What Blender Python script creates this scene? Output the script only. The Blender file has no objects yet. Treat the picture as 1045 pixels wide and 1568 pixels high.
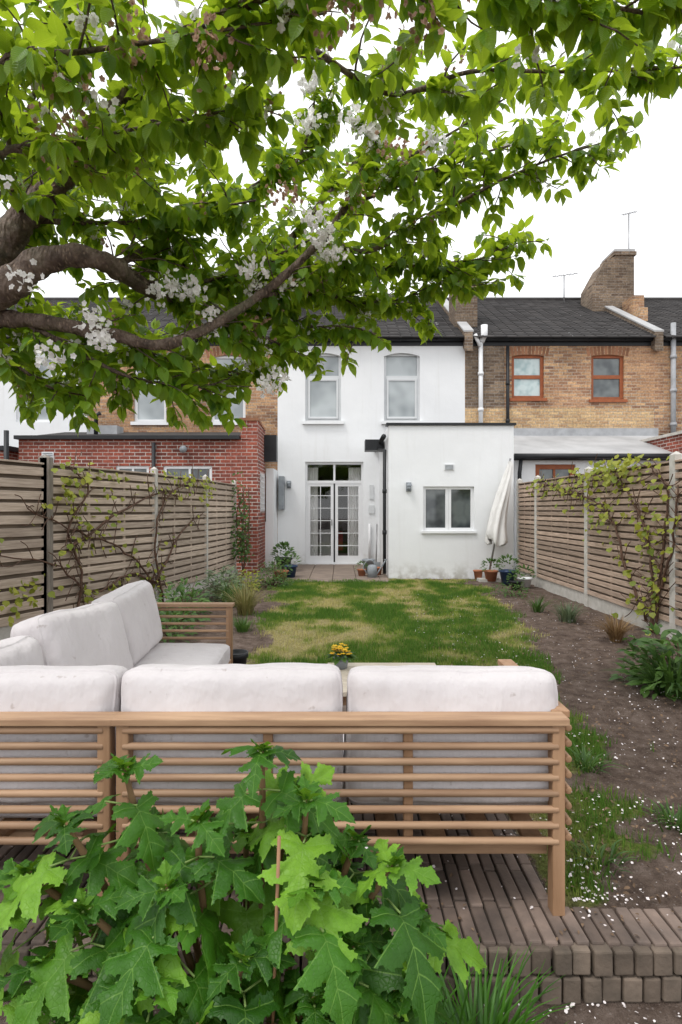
import bpy, bmesh, math, random
import numpy as np
from mathutils import Vector, Matrix, noise
from mathutils.geometry import delaunay_2d_cdt
random.seed(7); rng=np.random.default_rng(7)
R=random.random
def U(a,b): return random.uniform(a,b)
scene=bpy.context.scene
scene.view_settings.view_transform='Standard'; scene.view_settings.look='None'; scene.view_settings.exposure=0

# ------------------------------------------------------------ materials
class NT:
    def __init__(s,name):
        s.m=bpy.data.materials.new(name); s.m.use_nodes=True
        s.t=s.m.node_tree; s.n=s.t.nodes; s.l=s.t.links
        s.b=s.n['Principled BSDF']; s.out=s.n['Material Output']
    def node(s,typ,**k):
        n=s.n.new(typ)
        for a,v in k.items(): setattr(n,a,v)
        return n
    def link(s,a,b): s.l.new(a,b)
    def setv(s,sock,v):
        if isinstance(v,bpy.types.NodeSocket): s.l.new(v,sock)
        else: sock.default_value=v
    def math(s,op,a,b=0.0,clamp=False):
        n=s.node('ShaderNodeMath',operation=op); n.use_clamp=clamp
        s.setv(n.inputs[0],a); s.setv(n.inputs[1],b); return n.outputs[0]
    def noise(s,scale,detail=4,vec=None,rough=.55):
        n=s.node('ShaderNodeTexNoise'); n.inputs['Scale'].default_value=scale
        n.inputs['Detail'].default_value=detail; n.inputs['Roughness'].default_value=rough
        s.link(vec if vec else s.pos(),n.inputs['Vector']); return n.outputs['Fac']
    def pos(s):
        if not hasattr(s,'_p'): s._p=s.node('ShaderNodeNewGeometry')
        return s._p.outputs['Position']
    def island(s):
        s.pos(); return s._p.outputs['Random Per Island']
    def ramp(s,f,stops):
        n=s.node('ShaderNodeValToRGB'); e=n.color_ramp.elements
        while len(e)<len(stops): e.new(.5)
        for i,(p,c) in enumerate(stops):
            e[i].position=p; e[i].color=(*c,1) if len(c)==3 else c
        s.link(f,n.inputs[0]); return n.outputs[0]
    def mix(s,f,a,b,mode='MIX'):
        n=s.node('ShaderNodeMix',data_type='RGBA',blend_type=mode)
        s.setv(n.inputs[0],f)
        for so,v in ((n.inputs[6],a),(n.inputs[7],b)):
            if isinstance(v,tuple): so.default_value=(*v,1) if len(v)==3 else v
            else: s.link(v,so)
        return n.outputs[2]
    def bump(s,h,strength=.3,dist=.01):
        n=s.node('ShaderNodeBump'); n.inputs['Strength'].default_value=strength; n.inputs['Distance'].default_value=dist
        s.link(h,n.inputs['Height']); s.link(n.outputs[0],s.b.inputs['Normal']); return n.outputs[0]
def M(name,c1,c2=None,scale=8,rough=.7,bump=.2,bscale=40,dist=.004,spec=.3,isl=0.0,metal=0.0,stretch=None):
    t=NT(name); c2=c2 or tuple(v*.75 for v in c1)
    vec=None
    if stretch:
        mp=t.node('ShaderNodeMapping'); mp.inputs['Scale'].default_value=stretch; t.link(t.pos(),mp.inputs['Vector']); vec=mp.outputs[0]
    f=t.noise(scale,5,vec); c=t.ramp(f,[(.3,c1),(.7,c2)])
    if isl:
        mm=t.node('ShaderNodeMath',operation='MULTIPLY_ADD'); t.link(t.island(),mm.inputs[0]); mm.inputs[1].default_value=isl; mm.inputs[2].default_value=1-isl/2
        h=t.node('ShaderNodeHueSaturation'); t.link(c,h.inputs['Color']); t.link(mm.outputs[0],h.inputs['Value']); c=h.outputs[0]
    t.link(c,t.b.inputs['Base Color']); t.b.inputs['Roughness'].default_value=rough
    t.b.inputs['Specular IOR Level'].default_value=spec; t.b.inputs['Metallic'].default_value=metal
    if bump: t.bump(t.noise(bscale,4,vec),bump,dist)
    return t.m
def brickmat(name,c1,c2,mortar,patch,rowh=.075,bw=.225,ms=.009):
    t=NT(name)
    sx=t.node('ShaderNodeSeparateXYZ'); t.link(t.pos(),sx.inputs[0])
    cb=t.node('ShaderNodeCombineXYZ'); t.link(t.math('ADD',sx.outputs[0],sx.outputs[1]),cb.inputs[0]); t.link(sx.outputs[2],cb.inputs[1])
    br=t.node('ShaderNodeTexBrick'); t.link(cb.outputs[0],br.inputs['Vector'])
    br.inputs['Scale'].default_value=1; br.inputs['Brick Width'].default_value=bw; br.inputs['Row Height'].default_value=rowh
    br.inputs['Mortar Size'].default_value=ms; br.inputs['Mortar Smooth'].default_value=.3; br.inputs['Bias'].default_value=0
    br.inputs['Color1'].default_value=(*c1,1); br.inputs['Color2'].default_value=(*c2,1); br.inputs['Mortar'].default_value=(*mortar,1)
    n1=t.noise(1.1,6); f=t.ramp(n1,[(.42,(0,0,0)),(.62,(1,1,1))])
    c=t.mix(t.math('MULTIPLY',f,.5),br.outputs['Color'],patch)
    n3=t.noise(.7,4); c=t.mix(.8,c,t.ramp(n3,[(.35,(.70,.68,.66)),(.6,(1.15,1.15,1.15))]),'MULTIPLY')
    n2=t.noise(22,3); c=t.mix(.75,c,t.ramp(n2,[(.3,(.55,.55,.55)),(.7,(1.35,1.35,1.35))]),'MULTIPLY')
    t.link(c,t.b.inputs['Base Color']); t.b.inputs['Roughness'].default_value=.9; t.b.inputs['Specular IOR Level'].default_value=.15
    h=t.math('SUBTRACT',1.0,br.outputs['Fac']); t.bump(h,.6,.008)
    return t.m
def leafmat(name,dark,light,trans,tw=.45,rough=.4,veins=False,young=None,spec=.35):
    t=NT(name); isl=t.island()
    c=t.ramp(isl,[(0,dark),(.75,light)]+([(1,young)] if young else []))
    c=t.mix(.5,c,t.ramp(t.noise(6,2),[(.3,(.75,.75,.75)),(.7,(1.25,1.25,1.2))]),'MULTIPLY')
    uvn=t.node('ShaderNodeUVMap'); sp=t.node('ShaderNodeSeparateXYZ'); t.link(uvn.outputs[0],sp.inputs[0])
    u=t.math('ABSOLUTE',sp.outputs[0]); v=sp.outputs[1]
    if veins=='oak':
        ds=[u]
        for nx,ny,cc in ((.2376,.9714,.0291),(-.5077,.8615,.1034),(-.707,.707,.297),(-.707,.707,.46)):
            ds.append(t.math('ABSOLUTE',t.math('SUBTRACT',t.math('ADD',t.math('MULTIPLY',u,nx),t.math('MULTIPLY',v,ny)),cc)))
        d=ds[0]
        for e in ds[1:]: d=t.math('MINIMUM',d,e)
        f=t.math('SUBTRACT',1.0,t.math('DIVIDE',d,.010),True)
        c=t.mix(t.math('MULTIPLY',f,.6),c,(.20,.36,.07))
        c=t.mix(.7,c,t.ramp(t.noise(4,3,uvn.outputs[0]),[(.3,(.72,.78,.72)),(.7,(1.2,1.15,1.05))]),'MULTIPLY')
        vo=t.node('ShaderNodeTexVoronoi',feature='DISTANCE_TO_EDGE'); vo.inputs['Scale'].default_value=15; t.link(uvn.outputs[0],vo.inputs['Vector'])
        t.bump(t.math('ADD',t.math('MINIMUM',vo.outputs['Distance'],.12),t.math('MULTIPLY',t.math('MINIMUM',d,.05),3.0)),.55,.009)
    elif veins:
        f=t.math('SUBTRACT',1.0,t.math('DIVIDE',u,.02),True)
        c=t.mix(t.math('MULTIPLY',f,.5),c,(.24,.36,.08))
        w=t.math('SINE',t.math('MULTIPLY',t.math('SUBTRACT',v,t.math('MULTIPLY',u,.8)),55.0)); t.bump(w,.3,.003)
    t.link(c,t.b.inputs['Base Color']); t.b.inputs['Roughness'].default_value=rough; t.b.inputs['Specular IOR Level'].default_value=spec
    tr=t.node('ShaderNodeBsdfTranslucent'); t.link(t.mix(.6,c,trans),tr.inputs[0])
    ms=t.node('ShaderNodeMixShader'); ms.inputs[0].default_value=tw
    t.link(t.b.outputs[0],ms.inputs[1]); t.link(tr.outputs[0],ms.inputs[2]); t.link(ms.outputs[0],t.out.inputs[0])
    return t.m
def rendermat(name):
    t=NT(name)
    sx=t.node('ShaderNodeSeparateXYZ'); t.link(t.pos(),sx.inputs[0])
    n=t.noise(1.2,6); c=t.ramp(n,[(.3,(.82,.835,.845)),(.7,(.76,.775,.785))])
    mp=t.node('ShaderNodeMapping'); mp.inputs['Scale'].default_value=(9,9,.6); t.link(t.pos(),mp.inputs['Vector'])
    st=t.ramp(t.noise(1,4,mp.outputs[0]),[(.55,(0,0,0)),(.8,(1,1,1))]); c=t.mix(t.math('MULTIPLY',st,.22),c,(.55,.54,.50))
    low=t.math('SUBTRACT',1.0,t.math('DIVIDE',sx.outputs[2],.35),True)
    low=t.math('MULTIPLY',low,t.ramp(t.noise(7,5),[(.4,(0,0,0)),(.65,(1,1,1))]))
    c=t.mix(t.math('MULTIPLY',low,.7),c,(.33,.31,.26))
    t.link(c,t.b.inputs['Base Color']); t.b.inputs['Roughness'].default_value=.85
    t.bump(t.math('ADD',t.noise(4,3),t.math('MULTIPLY',t.noise(60,3),.3)),.45,.014)
    return t.m
def glassmat(name,c1,c2,scale=1.5,rough=.06):
    t=NT(name); c=t.ramp(t.noise(scale,2),[(.4,c1),(.6,c2)]); t.link(c,t.b.inputs['Base Color'])  # two-tone noise in the base colour stands in for reflections and curtains
    t.b.inputs['Roughness'].default_value=rough; t.b.inputs['Specular IOR Level'].default_value=.9; return t.m
def panemat():
    t=NT('clear_pane'); tr=t.node('ShaderNodeBsdfTransparent'); gl=t.node('ShaderNodeBsdfGlossy'); gl.inputs['Roughness'].default_value=.03
    ms=t.node('ShaderNodeMixShader'); ms.inputs[0].default_value=.09
    t.link(tr.outputs[0],ms.inputs[1]); t.link(gl.outputs[0],ms.inputs[2]); t.link(ms.outputs[0],t.out.inputs[0]); return t.m
def barkmat():
    t=NT('cherry_bark')
    n1=t.noise(14,6,rough=.7); c=t.ramp(n1,[(.32,(.05,.036,.03)),(.5,(.13,.092,.072)),(.68,(.24,.185,.15))])
    vo=t.node('ShaderNodeTexVoronoi'); vo.inputs['Scale'].default_value=38; mp=t.node('ShaderNodeMapping'); mp.inputs['Scale'].default_value=(1.6,.5,.7); t.link(t.pos(),mp.inputs['Vector']); t.link(mp.outputs[0],vo.inputs['Vector'])
    c=t.mix(t.ramp(vo.outputs['Distance'],[(.12,(.7,.7,.7)),(.3,(0,0,0))]),c,(.30,.22,.16))
    g=t.ramp(t.noise(3,4),[(.52,(0,0,0)),(.7,(.5,.5,.5))]); c=t.mix(g,c,(.13,.14,.08))
    t.link(c,t.b.inputs['Base Color']); t.b.inputs['Roughness'].default_value=.7; t.b.inputs['Specular IOR Level'].default_value=.25
    t.bump(t.math('ADD',n1,t.math('MULTIPLY',vo.outputs['Distance'],.5)),1.0,.03); return t.m

WHITE=rendermat('white_render')
STOCK=brickmat('stock_brick',(.56,.35,.19),(.22,.12,.08),(.38,.33,.27),(.50,.29,.17))
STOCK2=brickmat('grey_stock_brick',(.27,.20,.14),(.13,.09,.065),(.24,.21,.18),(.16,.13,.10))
STOCKL=brickmat('yellow_brick',(.62,.43,.23),(.40,.25,.14),(.42,.36,.28),(.52,.36,.19))
REDB=brickmat('red_brick',(.36,.10,.065),(.15,.05,.04),(.52,.47,.43),(.24,.075,.055))
REDARCH=M('arch_brick',(.36,.18,.10),(.26,.12,.07),10,.9,isl=.5)
ROOF=M('roof_tile',(.060,.055,.053),(.035,.033,.033),3,.85,.4,30,isl=.5)
LEAD=M('lead_flashing',(.42,.43,.45),(.3,.31,.32),6,.6)
FELT=M('grey_roofing_felt',(.46,.46,.46),(.34,.34,.34),2,.8)
BLACK=M('black_plastic',(.025,.027,.03),(.015,.016,.018),5,.45,0)
WPLAST=M('white_upvc',(.78,.79,.80),(.72,.73,.74),5,.35,0,spec=.5)
WPANEL=M('painted_frame',(.66,.68,.69),(.60,.62,.63),5,.45,0,spec=.4)
ORANGE=M('stained_timber',(.36,.11,.04),(.26,.075,.03),12,.5)
GL_L=glassmat('window_glass',(.22,.25,.26),(.42,.46,.47),1.2)
GL_D=glassmat('dark_glass',(.03,.04,.045),(.12,.14,.14),2.5)
GL_C=glassmat('curtained_glass',(.30,.42,.43),(.50,.60,.60),4)
PANE=panemat()
CONC=M('concrete_post',(.56,.54,.50),(.42,.40,.36),9,.9,.4,60)
SLATL=M('weathered_slat',(.56,.46,.37),(.33,.26,.205),4,.85,.4,30,isl=.45,stretch=(1,1,14))
SLATR=M('grey_brown_slat',(.48,.365,.285),(.28,.205,.155),4,.85,.4,30,isl=.45,stretch=(1,1,14))
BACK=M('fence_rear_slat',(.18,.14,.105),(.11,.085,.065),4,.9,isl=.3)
WOODP=M('old_timber_post',(.27,.235,.20),(.15,.13,.11),5,.9,.5,30,stretch=(6,6,1))
WOOD=M('acacia_wood',(.44,.285,.175),(.27,.16,.095),3.0,.5,.3,18,.002,isl=.40,stretch=(1,9,9))
WOODV=M('acacia_wood_upright',(.42,.255,.15),(.27,.155,.085),3.0,.5,.3,18,.002,isl=.25,stretch=(9,9,1))
def fabricmat():
    t=NT('cushion_fabric'); c=t.ramp(t.noise(3,5),[(.3,(.62,.585,.59)),(.7,(.54,.505,.51))])
    c=t.mix(t.ramp(t.noise(23,3),[(.67,(0,0,0)),(.74,(.6,.6,.6))]),c,(.34,.29,.27))
    t.link(c,t.b.inputs['Base Color']); t.b.inputs['Roughness'].default_value=.95; t.b.inputs['Sheen Weight'].default_value=.15
    mp=t.node('ShaderNodeMapping'); mp.inputs['Scale'].default_value=(14,14,3.5); t.link(t.pos(),mp.inputs['Vector'])
    h=t.math('ADD',t.math('ADD',t.noise(7,3),t.math('MULTIPLY',t.noise(1,3,mp.outputs[0]),.9)),t.math('MULTIPLY',t.noise(700,1),.05)); t.bump(h,.7,.02); return t.m
FAB=fabricmat()
PAVER=M('clay_paver',(.215,.16,.13),(.105,.082,.07),7,.85,.6,60,isl=.8)
KERB=M('clay_edge_brick',(.20,.155,.12),(.085,.07,.055),9,.9,.8,50,isl=.6)
MORT=M('dark_joint',(.05,.042,.035),(.03,.026,.02),9,.95)
PATIO=M('patio_concrete',(.26,.205,.165),(.17,.135,.11),3,.9,.3)
BARK=barkmat()
TWIG=M('brown_twig',(.15,.085,.055),(.07,.04,.03),20,.8)
CHERRY=leafmat('cherry_leaf',(.040,.12,.012),(.12,.25,.020),(.70,.88,.04),.52,.34,True,(.21,.35,.03))
HYD=leafmat('oak_hydrangea_leaf',(.020,.080,.006),(.055,.175,.012),(.24,.46,.02),.24,.42,'oak',(.19,.38,.03),.28)
VINE=leafmat('vine_leaf',(.15,.22,.03),(.34,.36,.05),(.5,.5,.05),.4,.5)
GREEN=leafmat('border_foliage',(.035,.085,.02),(.08,.16,.03),(.15,.28,.04),.25,.5)
GREY=leafmat('grey_green_foliage',(.10,.15,.09),(.16,.20,.11),(.2,.25,.1),.2,.6)
BROWNG=leafmat('bronze_sedge',(.20,.11,.05),(.30,.20,.09),(.3,.2,.1),.2,.6)
STRAP=leafmat('strap_leaf',(.030,.10,.010),(.07,.20,.02),(.2,.45,.04),.3,.35)
PETAL=M('blossom_petal',(.82,.78,.78),(.70,.62,.61),30,.7,0)
YEL=M('yellow_flower',(.80,.55,.03),(.75,.42,.02),20,.6,0)
TERRA=M('terracotta',(.42,.17,.09),(.32,.13,.07),8,.85)
BLUEP=M('blue_glaze',(.03,.06,.14),(.02,.04,.09),8,.3)
GREYP=M('zinc_grey',(.30,.33,.35),(.22,.24,.26),8,.5)
CLOTH=M('parasol_cover',(.76,.75,.73),(.66,.65,.63),5,.85,.4,12,.01)
METAL=M('pole_metal',(.35,.35,.36),(.28,.28,.28),5,.4,0,metal=.6)
CURT=M('curtain_cloth',(.75,.75,.73),(.65,.65,.63),4,.9)
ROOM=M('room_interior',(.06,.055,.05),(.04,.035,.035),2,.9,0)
RED=M('red_fabric',(.28,.03,.03),(.2,.02,.02),4,.7)

# ------------------------------------------------------------ mesh builder
class MB:
    def __init__(s): s.v=[];s.f=[];s.mi=[];s.mats=[];s.sm=[]
    def mid(s,m):
        if m not in s.mats: s.mats.append(m)
        return s.mats.index(m)
    def add(s,vs,fs,m,smooth=False):
        o=len(s.v); s.v.extend([tuple(v) for v in vs]); k=s.mid(m)
        for f in fs: s.f.append([i+o for i in f]); s.mi.append(k); s.sm.append(smooth)
    def box(s,x0,x1,y0,y1,z0,z1,m,M4=None):
        vs=[Vector(p) for p in ((x0,y0,z0),(x1,y0,z0),(x1,y1,z0),(x0,y1,z0),(x0,y0,z1),(x1,y0,z1),(x1,y1,z1),(x0,y1,z1))]
        if M4: vs=[M4@v for v in vs]
        s.add(vs,[(0,3,2,1),(4,5,6,7),(0,1,5,4),(1,2,6,5),(2,3,7,6),(3,0,4,7)],m)
    def quad(s,pts,m): s.add(pts,[tuple(range(len(pts)))],m)
    def tube(s,pts,rad,m,n=8,cap=True,rough=0):
        pts=[Vector(p) for p in pts]
        if not hasattr(rad,'__len__'): rad=[rad]*len(pts)
        vs=[];fs=[]; up=Vector((0,0,1)); prev=None
        for i,p in enumerate(pts):
            d=(pts[min(i+1,len(pts)-1)]-pts[max(i-1,0)]).normalized()
            if prev is None:
                a=d.cross(up if abs(d.z)<.9 else Vector((1,0,0))).normalized()
            else: a=(prev-d*prev.dot(d)).normalized()
            prev=a; b=d.cross(a)
            for k in range(n):
                t=2*math.pi*k/n; e=a*math.cos(t)+b*math.sin(t); q=p+e*rad[i]
                if rough: q+=e*rad[i]*rough*(noise.noise(q*11)+.6*noise.noise(q*31))
                vs.append(q)
        for i in range(len(pts)-1):
            for k in range(n):
                fs.append((i*n+k,i*n+(k+1)%n,(i+1)*n+(k+1)%n,(i+1)*n+k))
        if cap: fs.append(tuple(range(n))[::-1]); fs.append(tuple(range((len(pts)-1)*n,len(pts)*n)))
        s.add(vs,fs,m,True)
    def lathe(s,c,prof,m,n=20):
        vs=[];fs=[]
        for (r,z) in prof:
            for k in range(n):
                t=2*math.pi*k/n; vs.append((c[0]+r*math.cos(t),c[1]+r*math.sin(t),c[2]+z))
        for i in range(len(prof)-1):
            for k in range(n): fs.append((i*n+k,i*n+(k+1)%n,(i+1)*n+(k+1)%n,(i+1)*n+k))
        s.add(vs,fs,m,True)
    def obj(s,name,parent=None,bevel=0):
        me=bpy.data.meshes.new(name); me.from_pydata(s.v,[],s.f)
        for m in s.mats: me.materials.append(m)
        me.polygons.foreach_set('material_index',s.mi); me.polygons.foreach_set('use_smooth',s.sm); me.update()
        ob=bpy.data.objects.new(name,me); scene.collection.objects.link(ob)
        if parent: ob.parent=parent
        if bevel:
            b=ob.modifiers.new('bevel','BEVEL'); b.width=bevel; b.segments=2; b.limit_method='ANGLE'; b.angle_limit=math.radians(50)
        return ob
def empty(name,loc=(0,0,0)):
    e=bpy.data.objects.new(name,None); e.empty_display_size=.2; scene.collection.objects.link(e); return e
def catmull(P,sub=6):
    P=[Vector(p) for p in P]; out=[]
    Q=[P[0]*2-P[1]]+P+[P[-1]*2-P[-2]]
    for i in range(1,len(Q)-2):
        p0,p1,p2,p3=Q[i-1:i+3]
        for k in range(sub):
            t=k/sub; out.append(.5*((2*p1)+(-p0+p2)*t+(2*p0-5*p1+4*p2-p3)*t*t+(-p0+3*p1-3*p2+p3)*t**3))
    out.append(P[-1]); return out
def batch(name,items,TV,TF,TUV,mat,parent=None,smooth=True):
    """items: list of (pos,dir,normal,scale,curl)"""
    TV=np.array(TV,float); n=len(TV); N=len(items)
    P=np.array([i[0] for i in items],float); D=np.array([i[1] for i in items],float); Nn=np.array([i[2] for i in items],float)
    S=np.array([i[3] for i in items],float); C=np.array([i[4] for i in items],float)
    D/=np.linalg.norm(D,axis=1)[:,None]+1e-9
    X=np.cross(D,Nn); X/=np.linalg.norm(X,axis=1)[:,None]+1e-9; Z=np.cross(X,D)
    L=np.repeat(TV[None],N,0); L[:,:,2]=L[:,:,2]-C[:,None]*L[:,:,1]**2
    W=P[:,None,:]+S[:,None,None]*(L[:,:,0:1]*X[:,None]+L[:,:,1:2]*D[:,None]+L[:,:,2:3]*Z[:,None])
    V=W.reshape(-1,3).tolist(); F=[]
    for i in range(N):
        o=i*n; F.extend([[a+o for a in f] for f in TF])
    me=bpy.data.meshes.new(name); me.from_pydata(V,[],F)
    if TUV is not None:
        uv=me.uv_layers.new(name='UVMap'); one=np.array([TUV[a] for f in TF for a in f],float)
        uv.data.foreach_set('uv',np.tile(one,(N,1)).ravel())
    me.polygons.foreach_set('use_smooth',[smooth]*len(F)); me.materials.append(mat); me.update()
    ob=bpy.data.objects.new(name,me); scene.collection.objects.link(ob)
    if parent: ob.parent=parent
    return ob
def leaf_template(w=.27,fold=.09):
    rows=[(0,0),(.10,.42),(.30,.92),(.55,1.0),(.78,.68),(.92,.24),(1.06,0)]
    V=[];F=[];idx=[]
    for t,a in rows:
        if a==0: idx.append([len(V)]); V.append((0,t,0))
        else:
            b=len(V); V+= [(-w*a,t,fold*a+.02*math.sin(t*14)),(0,t,0),(w*a,t,fold*a-.02*math.sin(t*12))]; idx.append([b,b+1,b+2])
    for i in range(len(idx)-1):
        A,B=idx[i],idx[i+1]
        if len(A)==1: F+=[(A[0],B[1],B[0]),(A[0],B[2],B[1])]
        elif len(B)==1: F+=[(A[0],A[1],B[0]),(A[1],A[2],B[0])]
        else: F+=[(A[0],A[1],B[1],B[0]),(A[1],A[2],B[2],B[1])]
    return V,F,[(v[0],v[1]) for v in V]
LV,LF,LUV=leaf_template()
CV,CF,CUV=leaf_template(.29,.10)
def oak_template():
    half=[(0,0),(.07,-.06),(.18,-.14),(.30,-.13),(.38,-.18),(.42,-.06),(.50,.02),(.36,.08),(.26,.13),(.17,.20),(.26,.26),(.38,.30),(.46,.38),(.62,.47),(.50,.50),(.42,.58),(.30,.56),(.15,.52),(.15,.58),(.21,.65),(.24,.74),(.34,.80),(.22,.87),(.13,.99),(0,1.14)]
    pts=[]
    for a,b in zip(half[:-1],half[1:]):
        pts.append(a); dx,dy=b[0]-a[0],b[1]-a[1]; L=math.hypot(dx,dy)
        if L>.09 and a!=(0,0):
            nx,ny=dy/L,-dx/L
            pts.append((a[0]+dx*.45+nx*.026,a[1]+dy*.45+ny*.026)); pts.append((a[0]+dx*.55-nx*.004,a[1]+dy*.55-ny*.004))
    pts.append(half[-1]); full=pts+[(-x,y) for x,y in pts[1:-1]][::-1]
    n=len(full); vs=[Vector(p) for p in full]; ed=[(i,(i+1)%n) for i in range(n)]
    vs+= [Vector((0,.07*i)) for i in range(1,16)]
    for i in range(-8,9):
        for j in range(-2,15):
            if i!=0: vs.append(Vector((i*.07, j*.07+.01*(i%2))))
    ov,oe,of,_,_,_=delaunay_2d_cdt(vs,ed,[list(range(n))],1,1e-5)
    used=sorted({i for f in of for i in f}); mp={a:b for b,a in enumerate(used)}
    V=[];UVs=[]
    for i in used:
        x,y=ov[i]; u=abs(x)
        d=min(u,abs(.2376*u+.9714*y-.0291),abs(-.5077*u+.8615*y-.1034),abs(-.707*u+.707*y-.297))
        z=-.045*math.exp(-d/.05)-.48*u*u+.030*math.sin(9*x+5*y)+.015*math.sin(17*y+3*x)+.10*u
        V.append((x,y,z)); UVs.append((x,y))
    return V,[tuple(mp[i] for i in f) for f in of],UVs
OV,OF,OUV=oak_template()

# ------------------------------------------------------------ ground
def nz(x,y,s,o=0): return noise.noise(Vector((x*s,y*s,o)))
def lawn_mask(x,y):
    le=-.80-.05*(y-5.3); re=min(1.30+.15*(y-2),2.35)
    d=min(x-le,re-x,(10.7-y) if x<.9 else (11.1-y))
    if y<1.95: return 0
    m=d/.35+.6+1.0*nz(x,y,1.7)+.6*nz(x,y,6,3)-.5*max(0,nz(x,y,1.3,13)-.25)*4
    if y<5: m-= (5-y)*.20-(.9*nz(x,y,3.3,9))
    return max(0,min(1,m))
def dry(x,y):
    v=.44+.95*nz(x,y,.9,5)+.9*nz(x,y,2.6,7)+.6*nz(x,y,7,2)
    s=abs((x-.75)+(y-6)*.12); v-=.45*math.exp(-(s/.26)**2)
    return max(0,min(1,v))
xs=[-400,-120,-40,-15,-8]+list(np.arange(-4.2,4.25,.06))+[8,15,40,120,400]
ys=[-60,-20,-6,-2,0,.8,1.4,1.80,1.801]+list(np.arange(1.86,14.6,.06))+[16,20,30,60,150,500]
V=[];A=[]
for y in ys:
    for x in xs:
        z=-.17 if y<=1.80 else -.02
        if y>1.9 and abs(x)<4.3 and y<13:
            z+=.014*nz(x,y,2.5)+.012*nz(x,y,9)
            m=lawn_mask(x,y); z+=.012*m
            if x<.76 and y<4.7: z=-.03; m=0
            A.append((m,dry(x,y),0,1))
        else: A.append((0,0,0,1))
        V.append((x,y,z))
nx=len(xs); F=[(j*nx+i,j*nx+i+1,(j+1)*nx+i+1,(j+1)*nx+i) for j in range(len(ys)-1) for i in range(nx-1)]
me=bpy.data.meshes.new('ground'); me.from_pydata(V,[],F)
ca=me.color_attributes.new('lawn','FLOAT_COLOR','POINT'); ca.data.foreach_set('color',np.array(A).ravel())
me.polygons.foreach_set('use_smooth',[True]*len(F))
t=NT('ground_soil_lawn'); at=t.node('ShaderNodeAttribute',attribute_name='lawn'); sp=t.node('ShaderNodeSeparateColor'); t.link(at.outputs['Color'],sp.inputs[0])
soil=t.ramp(t.noise(9,8,rough=.7),[(.3,(.075,.052,.042)),(.5,(.15,.11,.088)),(.68,(.24,.185,.155))])
vo=t.node('ShaderNodeTexVoronoi'); vo.inputs['Scale'].default_value=45; t.link(t.pos(),vo.inputs['Vector'])
soil=t.mix(t.ramp(vo.outputs['Distance'],[(.10,(.6,.6,.6)),(.22,(0,0,0))]),soil,(.34,.29,.26))
gr=t.mix(sp.outputs[1],(.12,.17,.03),(.36,.31,.15)); gr=t.mix(.8,gr,t.ramp(t.noise(60,4),[(.3,(.45,.45,.45)),(.7,(1.4,1.4,1.4))]),'MULTIPLY')
edge=t.math('ADD',sp.outputs[0],t.math('MULTIPLY',t.math('SUBTRACT',t.noise(25,4),.5),.9)); f=t.ramp(edge,[(.35,(0,0,0)),(.6,(1,1,1))])
t.link(t.mix(f,soil,gr),t.b.inputs['Base Color']); t.b.inputs['Roughness'].default_value=.95; t.b.inputs['Specular IOR Level'].default_value=.1
t.bump(t.math('ADD',t.noise(30,6,rough=.7),t.math('MULTIPLY',t.noise(140,3),.4)),1.0,.04)
me.materials.append(t.m); g=bpy.data.objects.new('ground',me); scene.collection.objects.link(g)
V=[];F=[];A=[]
N=125000
gx=rng.uniform(-1.4,2.6,N); gy=1.97+(11.0-1.97)*rng.uniform(0,1,N)**1.25; rr=rng.uniform(0,1,(N,5))
for i in range(N):
    x,y=gx[i],gy[i]
    if x<.78 and y<4.7: continue
    if x>.93 and y>11.0: continue
    m=lawn_mask(x,y)
    if rr[i,0]>m*1.1-.08: continue
    dv=dry(x,y)
    if dv>.7 and rr[i,3]<.4: continue
    h=(.018+.028*rr[i,1])*(1.2-.65*dv); a=rr[i,2]*6.283; w=.0022+.0008*y*.6
    lx,ly=(rr[i,3]-.5)*.04,(rr[i,4]-.5)*.04; b=len(V)
    V+= [(x-w*math.cos(a),y-w*math.sin(a),-.02),(x+w*math.cos(a),y+w*math.sin(a),-.02),(x+lx,y+ly,h)]
    F.append((b,b+1,b+2)); c=(dv,rr[i,1],0,1); A+=[c,c,c]
me=bpy.data.meshes.new('lawn_grass'); me.from_pydata(V,[],F); ca=me.color_attributes.new('dry','FLOAT_COLOR','POINT'); ca.data.foreach_set('color',np.array(A).ravel())
t=NT('grass_blade'); at=t.node('ShaderNodeAttribute',attribute_name='dry'); sp=t.node('ShaderNodeSeparateColor'); t.link(at.outputs['Color'],sp.inputs[0])
c=t.ramp(sp.outputs[0],[(.10,(.085,.185,.020)),(.45,(.20,.28,.04)),(.85,(.46,.41,.17))]); c=t.mix(.6,c,t.ramp(sp.outputs[1],[(0,(.65,.65,.65)),(1,(1.35,1.35,1.2))]),'MULTIPLY')
t.link(c,t.b.inputs['Base Color']); t.b.inputs['Roughness'].default_value=.7
tr=t.node('ShaderNodeBsdfTranslucent'); t.link(c,tr.inputs[0]); ms=t.node('ShaderNodeMixShader'); ms.inputs[0].default_value=.35
t.link(t.b.outputs[0],ms.inputs[1]); t.link(tr.outputs[0],ms.inputs[2]); t.link(ms.outputs[0],t.out.inputs[0])
me.materials.append(t.m); ob=bpy.data.objects.new('lawn_grass',me); scene.collection.objects.link(ob)
items=[]
for i in range(9000):
    q=R()
    if q<.42: x,y,z=U(-1.4,2.2),U(.9,1.74),-.163
    elif q<.48: x,y,z=U(-1.7,2.2),U(1.80,2.6),.012
    else: x,y,z=U(.8,3.3),1.95+R()**2.4*7,.008
    if noise.noise(Vector((x*3,y*3,4)))<U(-.5,.35): continue
    items.append(((x,y,z+.003),(U(-1,1),U(-1,1),U(-.1,.3)),(U(-.5,.5),U(-.5,.5),1),U(.004,.012),0))
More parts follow.
